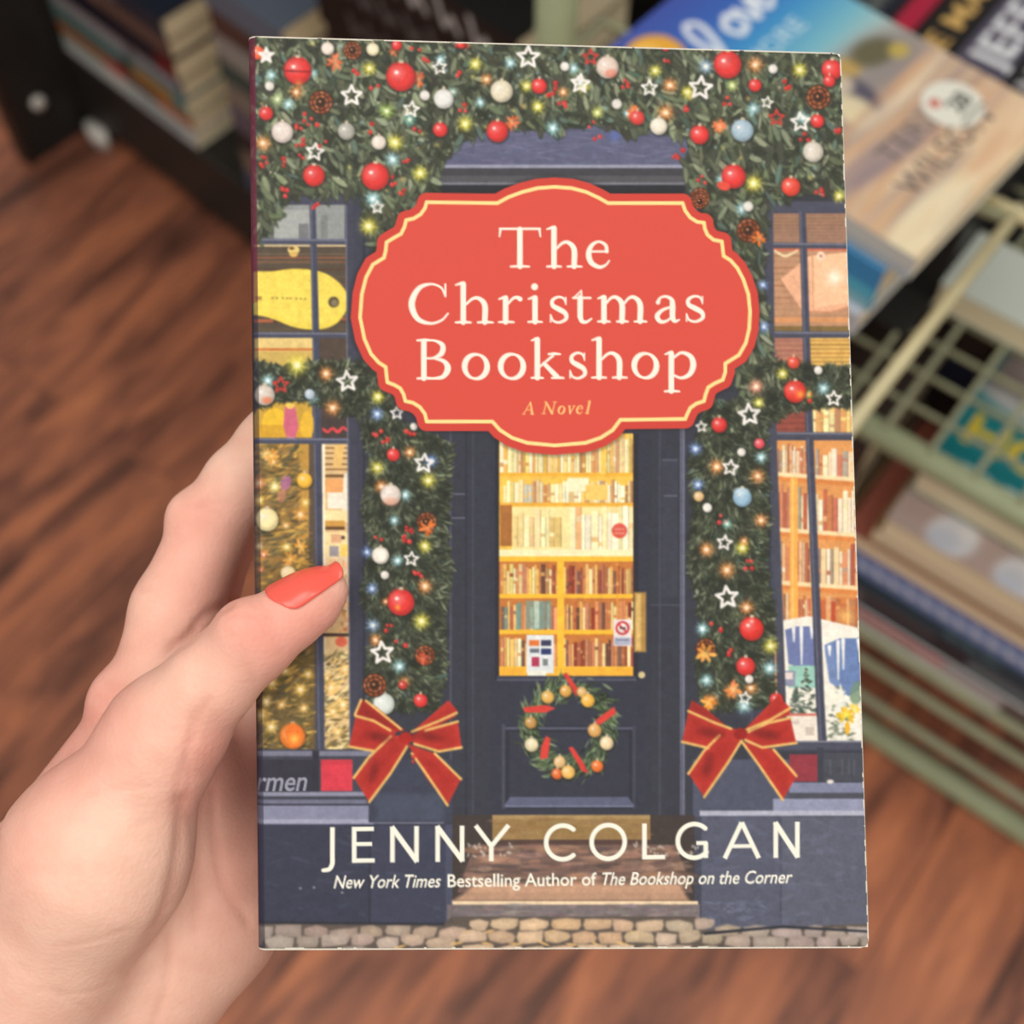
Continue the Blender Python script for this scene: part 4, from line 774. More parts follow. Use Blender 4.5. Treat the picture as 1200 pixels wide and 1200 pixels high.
tube('side_wire', [(XL, RB, .104), (XR, RB - .004, .104)], .0058, SAGE2); tube('side_wire', [(XL, RB, .176), (XR, RB - .004, .176)], .0058, SAGE2)
tube('tray_rail', [(XL, RB, .226), (XR, RB - .004, .226)], .006, SAGE2)
tube('side_rail', [(XL, RB + .004, .528), (XR, RB - .004, .528)], .0115, SAGE, 16)
tube('side_rail', [(XL, YB, .528), (XR, YB, .528)], .0115, SAGE, 16)
for y in (RB + .05, RB + .12, RB + .19): tube('tray_wire', [(XL, y, .226), (XR, y, .226)], .004, SAGE2, 8)
for x in (-.3, .0, .25): tube('tray_wire', [(x, RB, .2195), (x, RB + .2, .2195)], .0035, SAGE2, 8)
bm = bmesh.new()
for k in range(14): add_tube(bm, [(XL, RB + .036 + k * .034, .536), (XR, RB + .036 + k * .034, .536)], .0027, 8)
for k in range(27): add_tube(bm, [(-.44 + k * .040, RB, .541), (-.44 + k * .040, YB, .541)], .0027, 8)
bm_obj('grid_shelf', bm, SAGE2, rack, True)
# sloping pocket for the face-out books, its cream lip along the front
tube('pocket_lip', [(-.112, .45, .744), (-.109, .745, .738)], .0048, CREAMW)
tube('pocket_lip_end', [(-.138, .738, .738), (-.092, .738, .738)], .0052, CREAMW)
tube('pocket_wire', [(-.117, .47, .742), (-.14, .47, .7335), (-.46, .47, .7335), (-.46, .73, .7335), (-.14, .73, .7335), (-.114, .73, .738)], .0045, SAGE2, 8)
for x in (-.2, -.3, -.4): tube('pocket_wire', [(x, .47, .7335), (x, .73, .7335)], .0035, SAGE2, 8)
tube('pocket_bracket', [(XL, RB + .02, .70), (XL + .02, RB + .02, .7255), (-.15, RB + .02, .7255)], .0035, SAGE2, 8)
tube('header_wire', [(-.46, .80, .735), (-.49, .795, .80), (-.535, .74, .90), (-.545, .70, 1.0)], .0062, TEALW)

# the face-out novel: title on a blue sky, a beach below
def novel_front():
    cv = Canvas(200, 300, 0, 0, (60, 120, 180)); r = random.Random(3)
    stops = [(0, (66, 84, 168)), (40, (58, 100, 184)), (80, (66, 148, 206)), (120, (120, 184, 204)), (150, (178, 196, 190)), (180, (176, 156, 140)), (230, (204, 176, 150)), (300, (232, 206, 168))]
    ys = np.arange(300)
    for ch in range(3): cv.c[:, :, ch] = np.interp(ys, [s[0] for s in stops], [s[1][ch] for s in stops])[:, None]
    cv.ell(34, 34, 26, 24, (232, 170, 62), soft=3); cv.ell(30, 28, 14, 12, (244, 196, 96), soft=4)
    # beach, dune grass and driftwood colours
    cv.ell(150, 165, 60, 26, (140, 134, 134), .1, .8, 16); cv.ell(124, 150, 20, 12, (190, 158, 88), .4, .9, 6); cv.ell(160, 158, 22, 14, (96, 92, 66), .2, .9, 8); cv.ell(176, 172, 10, 8, (190, 168, 84), 0, .9, 4); cv.ell(112, 178, 12, 22, (74, 72, 92), .3, .85, 6); cv.ell(110, 160, 12, 10, (222, 206, 180), 0, .8, 5); cv.ell(95, 185, 14, 20, (228, 214, 176), .2, .9, 6)
    for k in range(60):
        y = r.uniform(190, 298); cv.ell(r.uniform(0, 200), y, r.uniform(20, 60), r.uniform(2, 6), r.choice([(214, 168, 128), (236, 216, 184), (150, 132, 130), (226, 190, 156), (206, 160, 120)]), r.uniform(-.15, .15), .5, 4)
    cv.ell(60, 225, 70, 12, (140, 124, 134), .12, .6, 8); cv.ell(40, 285, 60, 16, (236, 226, 192), 0, .7, 8)
    # title
    Wt = (232, 238, 246)
    sh = lambda P, dx, dy: smooth_line([(x + dx, y + dy, r_) for x, y, r_ in P])
    cv.strokes([sh([(62, 80, 2), (70, 66, 2.4), (80, 64, 2.4)], -16, -4), sh([(78, 100, 2.4), (96, 66, 3), (104, 42, 3), (95, 34, 2.6), (87, 50, 3), (88, 86, 3), (84, 100, 3), (94, 96, 2.6), (102, 98, 2.4), (108, 94, 2)], -16, -4), sh([(116, 74, 3), (106, 82, 3), (110, 95, 3), (122, 90, 3), (120, 76, 3), (116, 74, 3), (130, 78, 2)], -6, -27), sh([(130, 76, 3), (138, 95, 3), (147, 74, 3)], -8, -28), sh([(152, 86, 2.6), (164, 80, 3), (158, 73, 2.6), (151, 84, 3), (156, 95, 3), (170, 88, 2)], -10, -29)], Wt, .95)
    font_text(cv, 'MORE', 78, 150, 102, 17, (196, 222, 234), fat=.0)
    font_text(cv, 'TERI', 66, 128, 238, 20, (112, 104, 98), fat=.005)
    font_text(cv, 'WILSON', 50, 164, 268, 22, (104, 96, 92), fat=.005)
    return cv
NV = novel_front()
sp = Canvas(120, 12, 0, 0, (206, 210, 206)); sp.rect(0, 8, 120, 12, (176, 190, 200), soft=3)
def face_book(name, label, x, y, z, L, W, TH, yaw, front, spine, col, tilt=0.): 
    # top of the cover towards -x, so the spine runs along x on the aisle side
    return book(name, label, frame(x, y, z, yaw, tilt), L, W, TH, col, None, spine, front)
YAW = math.radians(-4.5)
sp2 = Canvas(120, 26, 0, 0, (62, 140, 196)); sp2.rect(60, 14, 120, 19, (90, 190, 214), soft=3); sp2.rect(60, 20, 120, 26, (140, 190, 200), soft=3)
for x0, x1, y0, y1 in ((72, 88, 4, 9), (94, 104, 4, 8), (74, 100, 12, 15), (78, 92, 19, 22)): scribble(sp2, x0, x1, y0, y1, (190, 214, 232), 4, .8, .7)
BT = math.radians(1.5)
face_book('paperback_book', 'face-out beach novel with blue sky and round white sticker in the rack pocket', -.384, .603, .806, .256, .166, .020, YAW, NV, sp, (214, 212, 204), BT)
face_book('paperback_book', 'blue and turquoise spined paperback under the face-out beach novel', -.388, .600, .765, .244, .166, .040, YAW, None, sp2, (84, 150, 200), BT)
face_book('paperback_book', 'whitish paperback lowest in the pocket under the blue spined book', -.390, .594, .7415, .242, .166, .022, YAW, None, Canvas(60, 8, 0, 0, (196, 202, 214)), (200, 206, 216), BT)
# the round sticker on the novel
stM = frame(-.392, .618, .806, YAW, BT) @ Matrix.Translation((.210, .113, .0206))
bm = bmesh.new(); bmesh.ops.create_cone(bm, cap_ends=True, segments=48, radius1=.021, radius2=.0207, depth=.0006)
st = bm_obj('price_sticker', bm, material('sticker_paper', (226, 226, 214), .5, .3), None, M=stM); tag(st, 'round white sticker reading 28 on the beach novel cover', 'sticker')
def text_mesh(name, body, size, mat, parent, M, offset=0., extrude=.0001):
    cu = bpy.data.curves.new(name, 'FONT'); cu.body = body; cu.size = size; cu.offset = offset; cu.extrude = extrude; cu.resolution_u = 3; cu.align_x = 'CENTER'; cu.align_y = 'CENTER'
    t = bpy.data.objects.new(name, cu); me = bpy.data.meshes.new_from_object(t); bpy.data.objects.remove(t); bpy.data.curves.remove(cu)
    me.name = name; me.materials.append(mat); o = bpy.data.objects.new(name, me); COL.objects.link(o); o.parent = parent; o.matrix_local = M; return o
GREYINK = material('grey_ink', (96, 100, 96), .6, .2)
RZ = Matrix.Rotation(math.radians(90), 4, 'Z')
text_mesh('number', '28', .018, GREYINK, st, Matrix.Translation((.003, .004, .0004)) @ RZ, .0006)
bm = bmesh.new(); bmesh.ops.create_cone(bm, cap_ends=True, segments=20, radius1=.0042, radius2=.0042, depth=.0003); bm_obj('red_dot', bm, material('red_ink', (200, 110, 96), .6, .2), st).location = (-.009, -.008, .0004)
bm = bmesh.new(); add_box(bm, -.001, -.013, .0003, .001, .013, .0005); bm_obj('line', bm, GREYINK, st).location = (.0145, .002, 0)

# stack of books in the lower tray, long edges along the rail
tray = [(.028, 'p', (206, 208, 204), [('r', 0, 0, 120, 10, (110, 52, 62)), ('r', 12, 2, 62, 9, (202, 56, 70)), ('r', 62, 0, 120, 12, (150, 142, 150)), ('r', 90, 4, 120, 24, (96, 88, 84)), ('s', 4, 50, 13, 20, (158, 170, 162), 7)], 'grey and red spined paperback lowest in the rack tray'),
        (.030, 'p', (44, 52, 66), [('r', 0, 0, 16, 20, (120, 116, 130)), ('r', 0, 3, 50, 8, (96, 82, 78)), ('r', 66, 6, 110, 20, (96, 112, 120)), ('r', 50, 0, 66, 22, (38, 40, 52))], 'dark blue-grey spined paperback second up in the rack tray'),
        (.026, 'p', (34, 68, 84), [('s', 50, 76, 6, 16, (80, 120, 126), 3)], 'dark teal spined paperback third up in the rack tray'),
        (.030, 'p', (106, 138, 194), [('s', 6, 88, 6, 17, (206, 216, 236), 11), ('r', 92, 8, 104, 17, (214, 206, 216))], 'blue spined paperback with white lettering in the rack tray'),
        (.020, 'f', (150, 84, 70), [], 'red-brown paperback with its cream page edges towards the aisle'),
        (.024, 'f', (146, 122, 80), [], 'tan covered paperback with shaded page edges in the rack tray'),
        (.030, 'f', (186, 164, 158), [], 'topmost tray paperback with a mauve cover and pale shell shapes')]
mauve = Canvas(150, 200, 0, 0, (184, 162, 156))
rr = random.Random(9)
for k in range(40): mauve.ell(rr.uniform(0, 150), rr.uniform(0, 200), rr.uniform(8, 26), rr.uniform(4, 12), rr.choice([(196, 176, 170), (170, 144, 138), (150, 120, 118)]), rr.uniform(0, 3), .4, 5)
for x, y in ((136, 66), (134, 112), (132, 160)): mauve.ell(x, y, 20, 16, (216, 216, 222), .2, 1, 5); mauve.ell(x + 8, y + 4, 12, 10, (190, 196, 212), .2, .7, 5); mauve.ell(x - 10, y - 8, 7, 7, (232, 230, 230), 0, .8, 4)
z = .2325
for i, (th, kind, base, marks, lab) in enumerate(tray):
    x0 = (-.118, -.112, -.108, -.108, -.118, -.095, -.088)[i]; y0 = RB + (.0, .003, .002, .001, .003, .006, .0)[i]
    if kind == 'p': book('paperback_book', lab, frame(x0, y0, z), .275, .155, th, base, 'books lying in the rack tray', spine_cv(base, marks, 24))
    else: book('paperback_book', lab, frame(x0 + .275, y0 + .155, z, math.pi), .275, .155, th, base, 'books lying in the rack tray', None, mauve if i == 6 else None)
    z += th + .0006
# second stack in the tray, under the grid: the teal book with yellow letters on top
teal = Canvas(260, 180, 0, 0, (24, 132, 140))
teal.rect(0, 0, 260, 66, (150, 136, 130), soft=20); teal.ell(90, 30, 70, 24, (176, 160, 156), .2, .8, 10); teal.ell(40, 70, 50, 10, (206, 200, 198), .1, .9, 8); teal.ell(150, 72, 60, 12, (36, 74, 84), .1, .9, 8); teal.ell(190, 36, 60, 12, (70, 96, 104), -.2, .7, 8)
font_text(teal, 'HOUSE', 12, 190, 128, 34, (232, 204, 56), fat=.03)
teal.rect(0, 136, 260, 146, (8, 112, 120), .7, 6)
font_text(teal, 'GI TAYLOR', 16, 226, 173, 24, (206, 226, 222), fat=.015)
lab = 'teal book with yellow and white capital letters under the grid shelf'
th = .032; zt = z + .0004
tb = book('hardback_book', lab, frame(-.085, .706 + .18, zt, math.radians(-90)), .18, .26, th, (20, 110, 120))
V, F, Cc = [], [], []; img_grid(V, F, Cc, lin(teal.c), (0, 0, th + .0004), (0, .26, th + .0004), (.18, 0, th + .0004), 180, 130)
mesh_obj('jacket_front', V, F, PRINT, tb, cols=np.array([tuple(q) for q in Cc]))
# dark hardbacks stored under the grid
for y in (RB + .24, RB + .30, RB + .37, RB + .44): tube('tray_wire', [(XL, y, .226), (XR, y, .226)], .004, SAGE2, 8)
dark = [((34, 34, 42), 'charcoal'), ((40, 52, 84), 'navy'), ((62, 50, 46), 'dark brown'), ((30, 30, 32), 'black'), ((38, 58, 88), 'deep blue')]
for x0, y0, n, where in ((-.445, .70, 4, 'left of the teal book'), (-.40, .885, 5, 'at the back left'), (-.095, .89, 5, 'at the back right')):
    z = .2308
    for i in range(n):
        base, cn = dark[(i + int(x0 * -10)) % 5]
        pos = ('lowest', 'second up', 'third up', 'fourth up', 'fifth up')[i] if i < n - 1 else 'topmost'
        book('hardback_book', f'{cn} hardback under the grid shelf, {pos} of the stack {where}', frame(x0 + .003 * (i % 2), y0 + .002 * (i % 3), z), .30 if n == 5 else .31, .18 if n == 4 else .21, .0555, base, 'dark hardbacks under the grid shelf')
        z += .0562
# standing books on the next bay behind the pocket, spines up to the eye
def paper_stack_book():
    return book('paperback_book', 'small pale grey-green book lying on the grid shelf beyond the cream lip', frame(-.052, .872, .5445, math.pi), .098, .072, .028, (196, 204, 194))
paper_stack_book()
gp = empty('gap_plate', frame(-.34, .806, .5446)); tag(gp, 'black plate added to darken the gap at the heads of the spine-up books', 'gap_plate')  # added plate: hides the pale page ends so the gap reads dark
part('upright_plate', [(0, 0, .0, .19, .003, .142)], BLACK, gp, .001); part('foot_plate', [(0, -.05, 0, .19, -.0002, .002)], BLACK, gp, .0005)
def up_book(lab, x, th, base, cvs): 
    # spine faces up and runs into the shelf (+y of the aisle frame)
    M = frame(x, .812, .5446 + .15) @ Matrix.Rotation(math.radians(90), 4, 'Z') @ Matrix.Rotation(math.radians(-90), 4, 'X')
    return book('paperback_book', lab, M, .225, .15, th, base, 'spine-up books behind the beach novel', cvs)
def sp_text(base, txt, col, x0, x1, hh, bandcol=None, h=28, w=150, fat=.02):
    cv = Canvas(w, h, 0, 0, base)
    if bandcol: cv.rect(*bandcol[0], bandcol[1], soft=4)
    if txt: font_text(cv, txt, x0, x1, h / 2 + hh / 2, hh, col, fat=fat)
    return cv
c1 = Canvas(150, 28, 0, 0, (26, 28, 44)); scribble(c1, 60, 140, 6, 20, (110, 120, 110), 8)
up = [('navy spine-up book with dim lettering beside the beach novel', .040, (26, 28, 44), c1),
      ('dark spine-up book with a crimson band', .026, (30, 24, 28), sp_text((30, 24, 28), None, None, 0, 0, 0, ((40, 4, 110, 26), (170, 24, 58)))),
      ('black spine-up book with gold lettering', .038, (24, 20, 18), sp_text((24, 20, 18), 'NE MAR', (206, 168, 98), 44, 138, 15)),
      ('slate purple spine-up book with bold white lettering', .046, (78, 74, 92), sp_text((78, 74, 92), 'JEFF', (232, 234, 240), 66, 128, 20)),
      ('black spine-up book with pale lettering at the right edge', .036, (32, 30, 34), sp_text((32, 30, 34), 'DANE', (190, 188, 190), 30, 92, 14))]
x = -.3385
for lab, th, base, cvs in up:
    x += th; up_book(lab, x, th - .002, base, cvs)
# ------------------------------------------------------------------ the held novel
CAMM = Matrix.Translation(EYE) @ Matrix.Rotation(PITCH, 4, 'X')
def cpt(px, py, d): return np.array([(px - 600) / FPX * d, (600 - py) / FPX * d, -d])
# cover plane (found from the photograph's four corners): a point and normal in the eye's frame
rx, ry, rz = -.0581, .0579, .0076
RB3 = (Matrix.Rotation(rz, 3, 'Z') @ Matrix.Rotation(ry, 3, 'Y') @ Matrix.Rotation(rx, 3, 'X'))
NB = np.array(RB3 @ Vector((0, 0, 1))); PB = np.array([.01017, .0055, -.29825])
def on_plane(px, py):
    r = cpt(px, py, 1.0); return r * (NB @ PB) / (NB @ r)
CORN = [on_plane(*q) for q in ((290, 42), (985.5, 62), (1018.5, 1111), (301.5, 1113.5))]
BM = CAMM @ Matrix.Translation(Vector(PB)) @ RB3.to_4x4()
BI = np.array(RB3.transposed())
CL_ = [BI @ (c - PB) for c in CORN]          # corners in the book's own frame, z = 0
BT_ = .019                                    # thickness
novel = empty('paperback_book', BM); tag(novel, 'Christmas paperback with red title plaque over a decorated shop front, held in the hand', 'book')
front = paint_front()
def bil(u, v, z=0.):
    p = (CL_[0] * (1 - u) + CL_[1] * u) * (1 - v) + (CL_[3] * (1 - u) + CL_[2] * u) * v
    return np.stack([p[..., 0] if p.ndim > 1 else p[0]], -1)
def build_cover():
    nx, ny = 690, 1030
    u = np.linspace(0, 1, nx + 1); v = np.linspace(0, 1, ny + 1)
    U, Vv = np.meshgrid(u, v)
    C0, C1, C2, C3 = [c[:2] for c in CL_]
    P = ((1 - U) * (1 - Vv))[..., None] * C0 + (U * (1 - Vv))[..., None] * C1 + (U * Vv)[..., None] * C2 + ((1 - U) * Vv)[..., None] * C3
    wid = .135; hei = .2026
    # rounded fold towards the spine and slightly rounded corners
    du = U * wid
    rf = .0022
    z = np.where(du < rf, -(rf - np.sqrt(np.maximum(rf * rf - (rf - du) ** 2, 0))), 0)
    rc = .0022
    dx = np.minimum(np.where(U > .5, (1 - U) * wid, 9), 9); dy = np.minimum(Vv, 1 - Vv) * hei
    # pull the two fore-edge corners in
    k = (dx < rc) & (dy < rc)
    q = np.sqrt((rc - dx) ** 2 + (rc - dy) ** 2)
    pull = np.where(k & (q > rc), 1 - rc / np.maximum(q, 1e-9), 0)
    sy = np.where(Vv < .5, -1, 1)
    P[..., 0] -= pull * (rc - dx) * 1.0 * k; P[..., 1] += pull * (rc - dy) * sy * k
    # a worn cover lifts a hair at the fore edge
    XYZ = np.concatenate([P, z[..., None]], -1).reshape(-1, 3)
    # sample the artwork where the print lies
    pc = XYZ.copy(); pc[:, 2] = 0
    E_ = pc @ np.array(RB3).T + PB
    px = 600 + FPX * E_[:, 0] / -E_[:, 2] - OX - .5; py = 600 - FPX * E_[:, 1] / -E_[:, 2] - OY - .5
    im = lin(front.c)
    x0 = np.clip(np.floor(px).astype(int), 0, CW - 2); y0 = np.clip(np.floor(py).astype(int), 0, CH - 2)
    fx = np.clip(px - x0, 0, 1)[:, None]; fy = np.clip(py - y0, 0, 1)[:, None]
    col = (im[y0, x0] * (1 - fx) + im[y0, x0 + 1] * fx) * (1 - fy) + (im[y0 + 1, x0] * (1 - fx) + im[y0 + 1, x0 + 1] * fx) * fy
    # wear: bare white paper along the trimmed edges and corners
    rs = np.random.RandomState(4)
    def wob(n, k): return np.interp(np.linspace(0, 1, n), np.linspace(0, 1, k), rs.rand(k))
    wr = np.repeat(wob(ny + 1, 160)[:, None], nx + 1, 1); wb = np.repeat(wob(nx + 1, 90)[None], ny + 1, 0); wt = np.repeat(wob(nx + 1, 60)[None], ny + 1, 0)
    er = (1 - U) * wid < .00012 + .00028 * wr ** 2.4
    eb = (1 - Vv) * hei < .00022 + .0002 * wb
    et = Vv * hei < .00016 + .00022 * wt
    edge = (er | eb | et).ravel()
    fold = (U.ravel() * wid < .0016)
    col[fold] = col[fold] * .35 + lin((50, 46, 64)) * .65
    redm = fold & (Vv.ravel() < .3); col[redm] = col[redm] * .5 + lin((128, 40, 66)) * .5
    col[edge] = lin((232, 226, 212)) * (.82 + .18 * rs.rand(edge.sum(), 1))
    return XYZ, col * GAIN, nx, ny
GAIN = .86
XYZ, colr, nx, ny = build_cover()
def fast_grid(name, XYZ, col, nx, ny, mat, parent):
    me = bpy.data.meshes.new(name); n = len(XYZ); nf = nx * ny
    me.vertices.add(n); me.vertices.foreach_set('co', XYZ.astype(np.float32).ravel())
    i = np.arange(nf); r, c = i // nx, i % nx; a = r * (nx + 1) + c
    idx = np.stack([a, a + nx + 1, a + nx + 2, a + 1], 1).astype(np.int32)
    me.loops.add(nf * 4); me.loops.foreach_set('vertex_index', idx.ravel())
    me.polygons.add(nf); me.polygons.foreach_set('loop_start', (i * 4).astype(np.int32))
    me.update(calc_edges=True)
    me.polygons.foreach_set('use_smooth', np.ones(nf, bool))
    at = me.color_attributes.new('Col', 'FLOAT_COLOR', 'POINT')
    q = np.ones((n, 4), np.float32); q[:, :3] = col; at.data.foreach_set('color', q.ravel())
    me.materials.append(mat); o = bpy.data.objects.new(name, me); COL.objects.link(o); o.parent = parent; return o
COVER = material('glossy_cover_print', None, .45, .16, attr=True)
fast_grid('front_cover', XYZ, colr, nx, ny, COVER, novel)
def prism(name, zt, zb, inset, mat, x_in=0.):
    c = [np.array(q) for q in CL_]; ctr = sum(c) / 4
    ex = (c[1] - c[0]) / np.linalg.norm(c[1] - c[0]); ey = (c[0] - c[3]) / np.linalg.norm(c[0] - c[3])
    P = [c[0] + ex * x_in - ey * inset, c[1] - ex * inset - ey * inset, c[2] - ex * inset + ey * inset, c[3] + ex * x_in + ey * inset]
    V = [(p[0], p[1], zt) for p in P] + [(p[0], p[1], zb) for p in P]
    F = [(3, 2, 1, 0), (4, 5, 6, 7), (0, 1, 5, 4), (1, 2, 6, 5), (2, 3, 7, 6), (3, 0, 4, 7)]
    return mesh_obj(name, V, F, mat, novel)
prism('page_block', -.0026, -BT_ + .0008, .0009, PAPER, .0024)
EDGE = material('white_card_edge', (228, 222, 208), .7, .2)
prism('cover_card', -.00035 - .0, -.0026, .00015, EDGE, .0024)
BACKC = material('back_cover_print', (52, 50, 70), .4, .35, noise=.15, nscale=60)
prism('back_cover', -BT_ + .0008, -BT_, .0, BACKC, .0015)
# spine: a rounded strip from the fold to the back cover
SPINE = material('spine_print', (66, 48, 74), .42, .35, noise=.35, nscale=90)
V, F = [], []
prof = [(.0006, -.0009), (.0002, -.0017), (.0, -.0026), (.0, -.006), (.0, -.012), (.0, -.0165), (.0004, -.0183), (.0016, -BT_ + .0001)]
c0, c3 = CL_[0], CL_[3]
for j in range(41):
    p = c0 + (c3 - c0) * j / 40
    for x, z in prof: V.append((p[0] + x, p[1], z))
for j in range(40):
    for k in range(len(prof) - 1):
        a = j * len(prof) + k; F.append((a, a + len(prof), a + len(prof) + 1, a + 1))
mesh_obj('spine', V, F, SPINE, novel, True)
# ------------------------------------------------------------------ the hand: one continuous skin from blended tapering capsules
def rc(*n): return n
mm = .001
def chain(*P): return [(cpt(p[0], p[1], p[2]), p[3] * mm) for p in P]
THUMB = chain((192, 862, .2915, 11.6), (246, 800, .2868, 9.6), (298, 750, .2838, 8.6), (340, 722, .2856, 7.0), (366, 704, .2868, 6.3), (382, 691, .2878, 4.7))
THENAR = [chain((192, 862, .2915, 11.0), (114, 1000, .298, 19.5), (40, 1150, .313, 20))]
INDEX = chain((172, 832, .3185, 10.6), (207, 716, .3225, 10.5), (249, 612, .327, 9.1), (282, 566, .3268, 8.6), (318, 522, .3258, 8.1), (358, 462, .3235, 6.6))
MIDDLE = chain((196, 848, .335, 11), (228, 735, .341, 9.6), (255, 632, .343, 9.2), (300, 572, .336, 8.6), (345, 520, .3295, 8.0), (395, 462, .3255, 6.6))
RING = chain((268, 885, .338, 11), (318, 810, .342, 9.4), (375, 745, .340, 9.2), (415, 712, .334, 8.4), (452, 680, .3275, 7.8), (500, 640, .3235, 6.4))
LITTLE = chain((318, 962, .338, 10.2), (362, 915, .341, 8.6), (402, 875, .338, 8.3), (436, 850, .332, 7.6), (468, 825, .3265, 7.0), (505, 798, .323, 5.8))
PALM = [chain((168, 835, .3185, 10.2), (30, 1040, .324, 14), (-50, 1190, .328, 17)), chain((196, 848, .335, 11), (40, 1140, .332, 17)), chain((268, 885, .338, 11), (80, 1190, .333, 17)),
        chain((318, 962, .338, 10.2), (252, 1085, .332, 14.4), (120, 1240, .328, 18)), chain((-20, 1275, .327, 25), (-130, 1480, .322, 25), (-420, 1980, .300, 31)), chain((60, 1290, .329, 21), (-70, 1490, .325, 24), (-360, 1990, .302, 31)),
        chain((215, 905, .322, 11), (255, 1010, .326, 12), (180, 1110, .324, 15))]
def sd_chain(X, ch, k=.0035):
    d = None
    for (a, ra), (b, rb) in zip(ch[:-1], ch[1:]):
        e = b - a; t = np.clip(((X - a) @ e) / (e @ e), 0, 1)
        q = np.sqrt(((X - a - t[..., None] * e) ** 2).sum(-1)) - (ra + (rb - ra) * t)
        d = q if d is None else smin(d, q, k)
    return d
def smin(a, b, k):
    h = np.clip(.5 + .5 * (b - a) / k, 0, 1)
    return b + (a - b) * h - k * h * (1 - h)
def hand_sd(X):
    p = None
    for c in PALM:
        q = sd_chain(X, c, .006); p = q if p is None else smin(p, q, .012)
    p = smin(p, sd_chain(X, INDEX), .007); p = smin(p, sd_chain(X, MIDDLE), .004); p = smin(p, sd_chain(X, RING), .004); p = smin(p, sd_chain(X, LITTLE), .004)
    t = sd_chain(X, THUMB, .0022)
    for c in THENAR: t = smin(t, sd_chain(X, c, .008), .009)
    p = smin(p, t, .0075)
    # knuckle bumps
    for (px, py, d, r) in ((218, 604, .3245, 3.4), (134, 818, .3155, 5.0), (284, 736, .2795, 3.6)):
        p = smin(p, np.sqrt(((X - cpt(px, py, d)) ** 2).sum(-1)) - r * mm, .006)
    return p
def surface(lo, hi, h):
    n = np.ceil((hi - lo) / h).astype(int) + 1
    gx, gy, gz = [lo[i] + h * np.arange(n[i]) for i in range(3)]
    Dv = np.empty(n, np.float32)
    for i in range(0, n[0], 12):
        X = np.stack(np.meshgrid(gx[i:i + 12], gy, gz, indexing='ij'), -1)
        Dv[i:i + 12] = hand_sd(X)
    ins = Dv < 0
    c8 = [Dv[dx:n[0] - 1 + dx, dy:n[1] - 1 + dy, dz:n[2] - 1 + dz] for dx in (0, 1) for dy in (0, 1) for dz in (0, 1)]
    cnt = sum((c < 0).astype(np.int8) for c in c8); act = (cnt > 0) & (cnt < 8)
    ids = np.full(act.shape, -1, np.int64); I = np.argwhere(act); ids[act] = np.arange(len(I))
    acc = np.zeros((len(I), 3)); w_ = np.zeros(len(I))
    off = [(dx, dy, dz) for dx in (0, 1) for dy in (0, 1) for dz in (0, 1)]
    vals = [c[act] for c in c8]
    for a in range(8):
        for b in range(a + 1, 8):
            if sum(abs(off[a][k] - off[b][k]) for k in range(3)) != 1: continue
            va, vb = vals[a], vals[b]; m = (va < 0) != (vb < 0)
            t = np.where(m, va / np.where(m, va - vb, 1), 0)
            P = np.array(off[a]) + t[:, None] * (np.array(off[b]) - np.array(off[a]))
            acc[m] += P[m]; w_[m] += 1
    V = lo + h * (I + acc / w_[:, None])
    F = []
    for ax in range(3):
        sl0 = [slice(None)] * 3; sl1 = [slice(None)] * 3; sl0[ax] = slice(0, -1); sl1[ax] = slice(1, None)
        a, b = ins[tuple(sl0)], ins[tuple(sl1)]
        E = np.argwhere(a != b); fl_ = a[tuple(E.T)]
        u, v = [(1, 2), (2, 0), (0, 1)][ax]
        ok = (E[:, u] > 0) & (E[:, v] > 0) & (E[:, u] < n[u] - 1) & (E[:, v] < n[v] - 1); E, fl_ = E[ok], fl_[ok]
        q = []
        for du, dv in ((1, 1), (0, 1), (0, 0), (1, 0)):
            C_ = E.copy(); C_[:, u] -= du; C_[:, v] -= dv; q.append(ids[tuple(C_.T)])
        Q = np.stack(q, 1); Q[~fl_] = Q[~fl_][:, ::-1]; F.append(Q)
    return V, np.concatenate(F)
def proj_px(V): return np.stack([600 + FPX * V[:, 0] / -V[:, 2], 600 - FPX * V[:, 1] / -V[:, 2]], 1)
HL = np.array([cpt(-420, 1980, .30)[0] - .035, cpt(-420, 1990, .30)[1] - .035, -.372]); HH = np.array([-.006, .045, -.262])
HV, HF = surface(HL, HH, .0011)
def ndir(V, e=.0004):
    g = np.stack([hand_sd(V + np.eye(3)[i] * e) - hand_sd(V - np.eye(3)[i] * e) for i in range(3)], -1)
    return g / np.linalg.norm(g, axis=1)[:, None]
HN = ndir(HV)
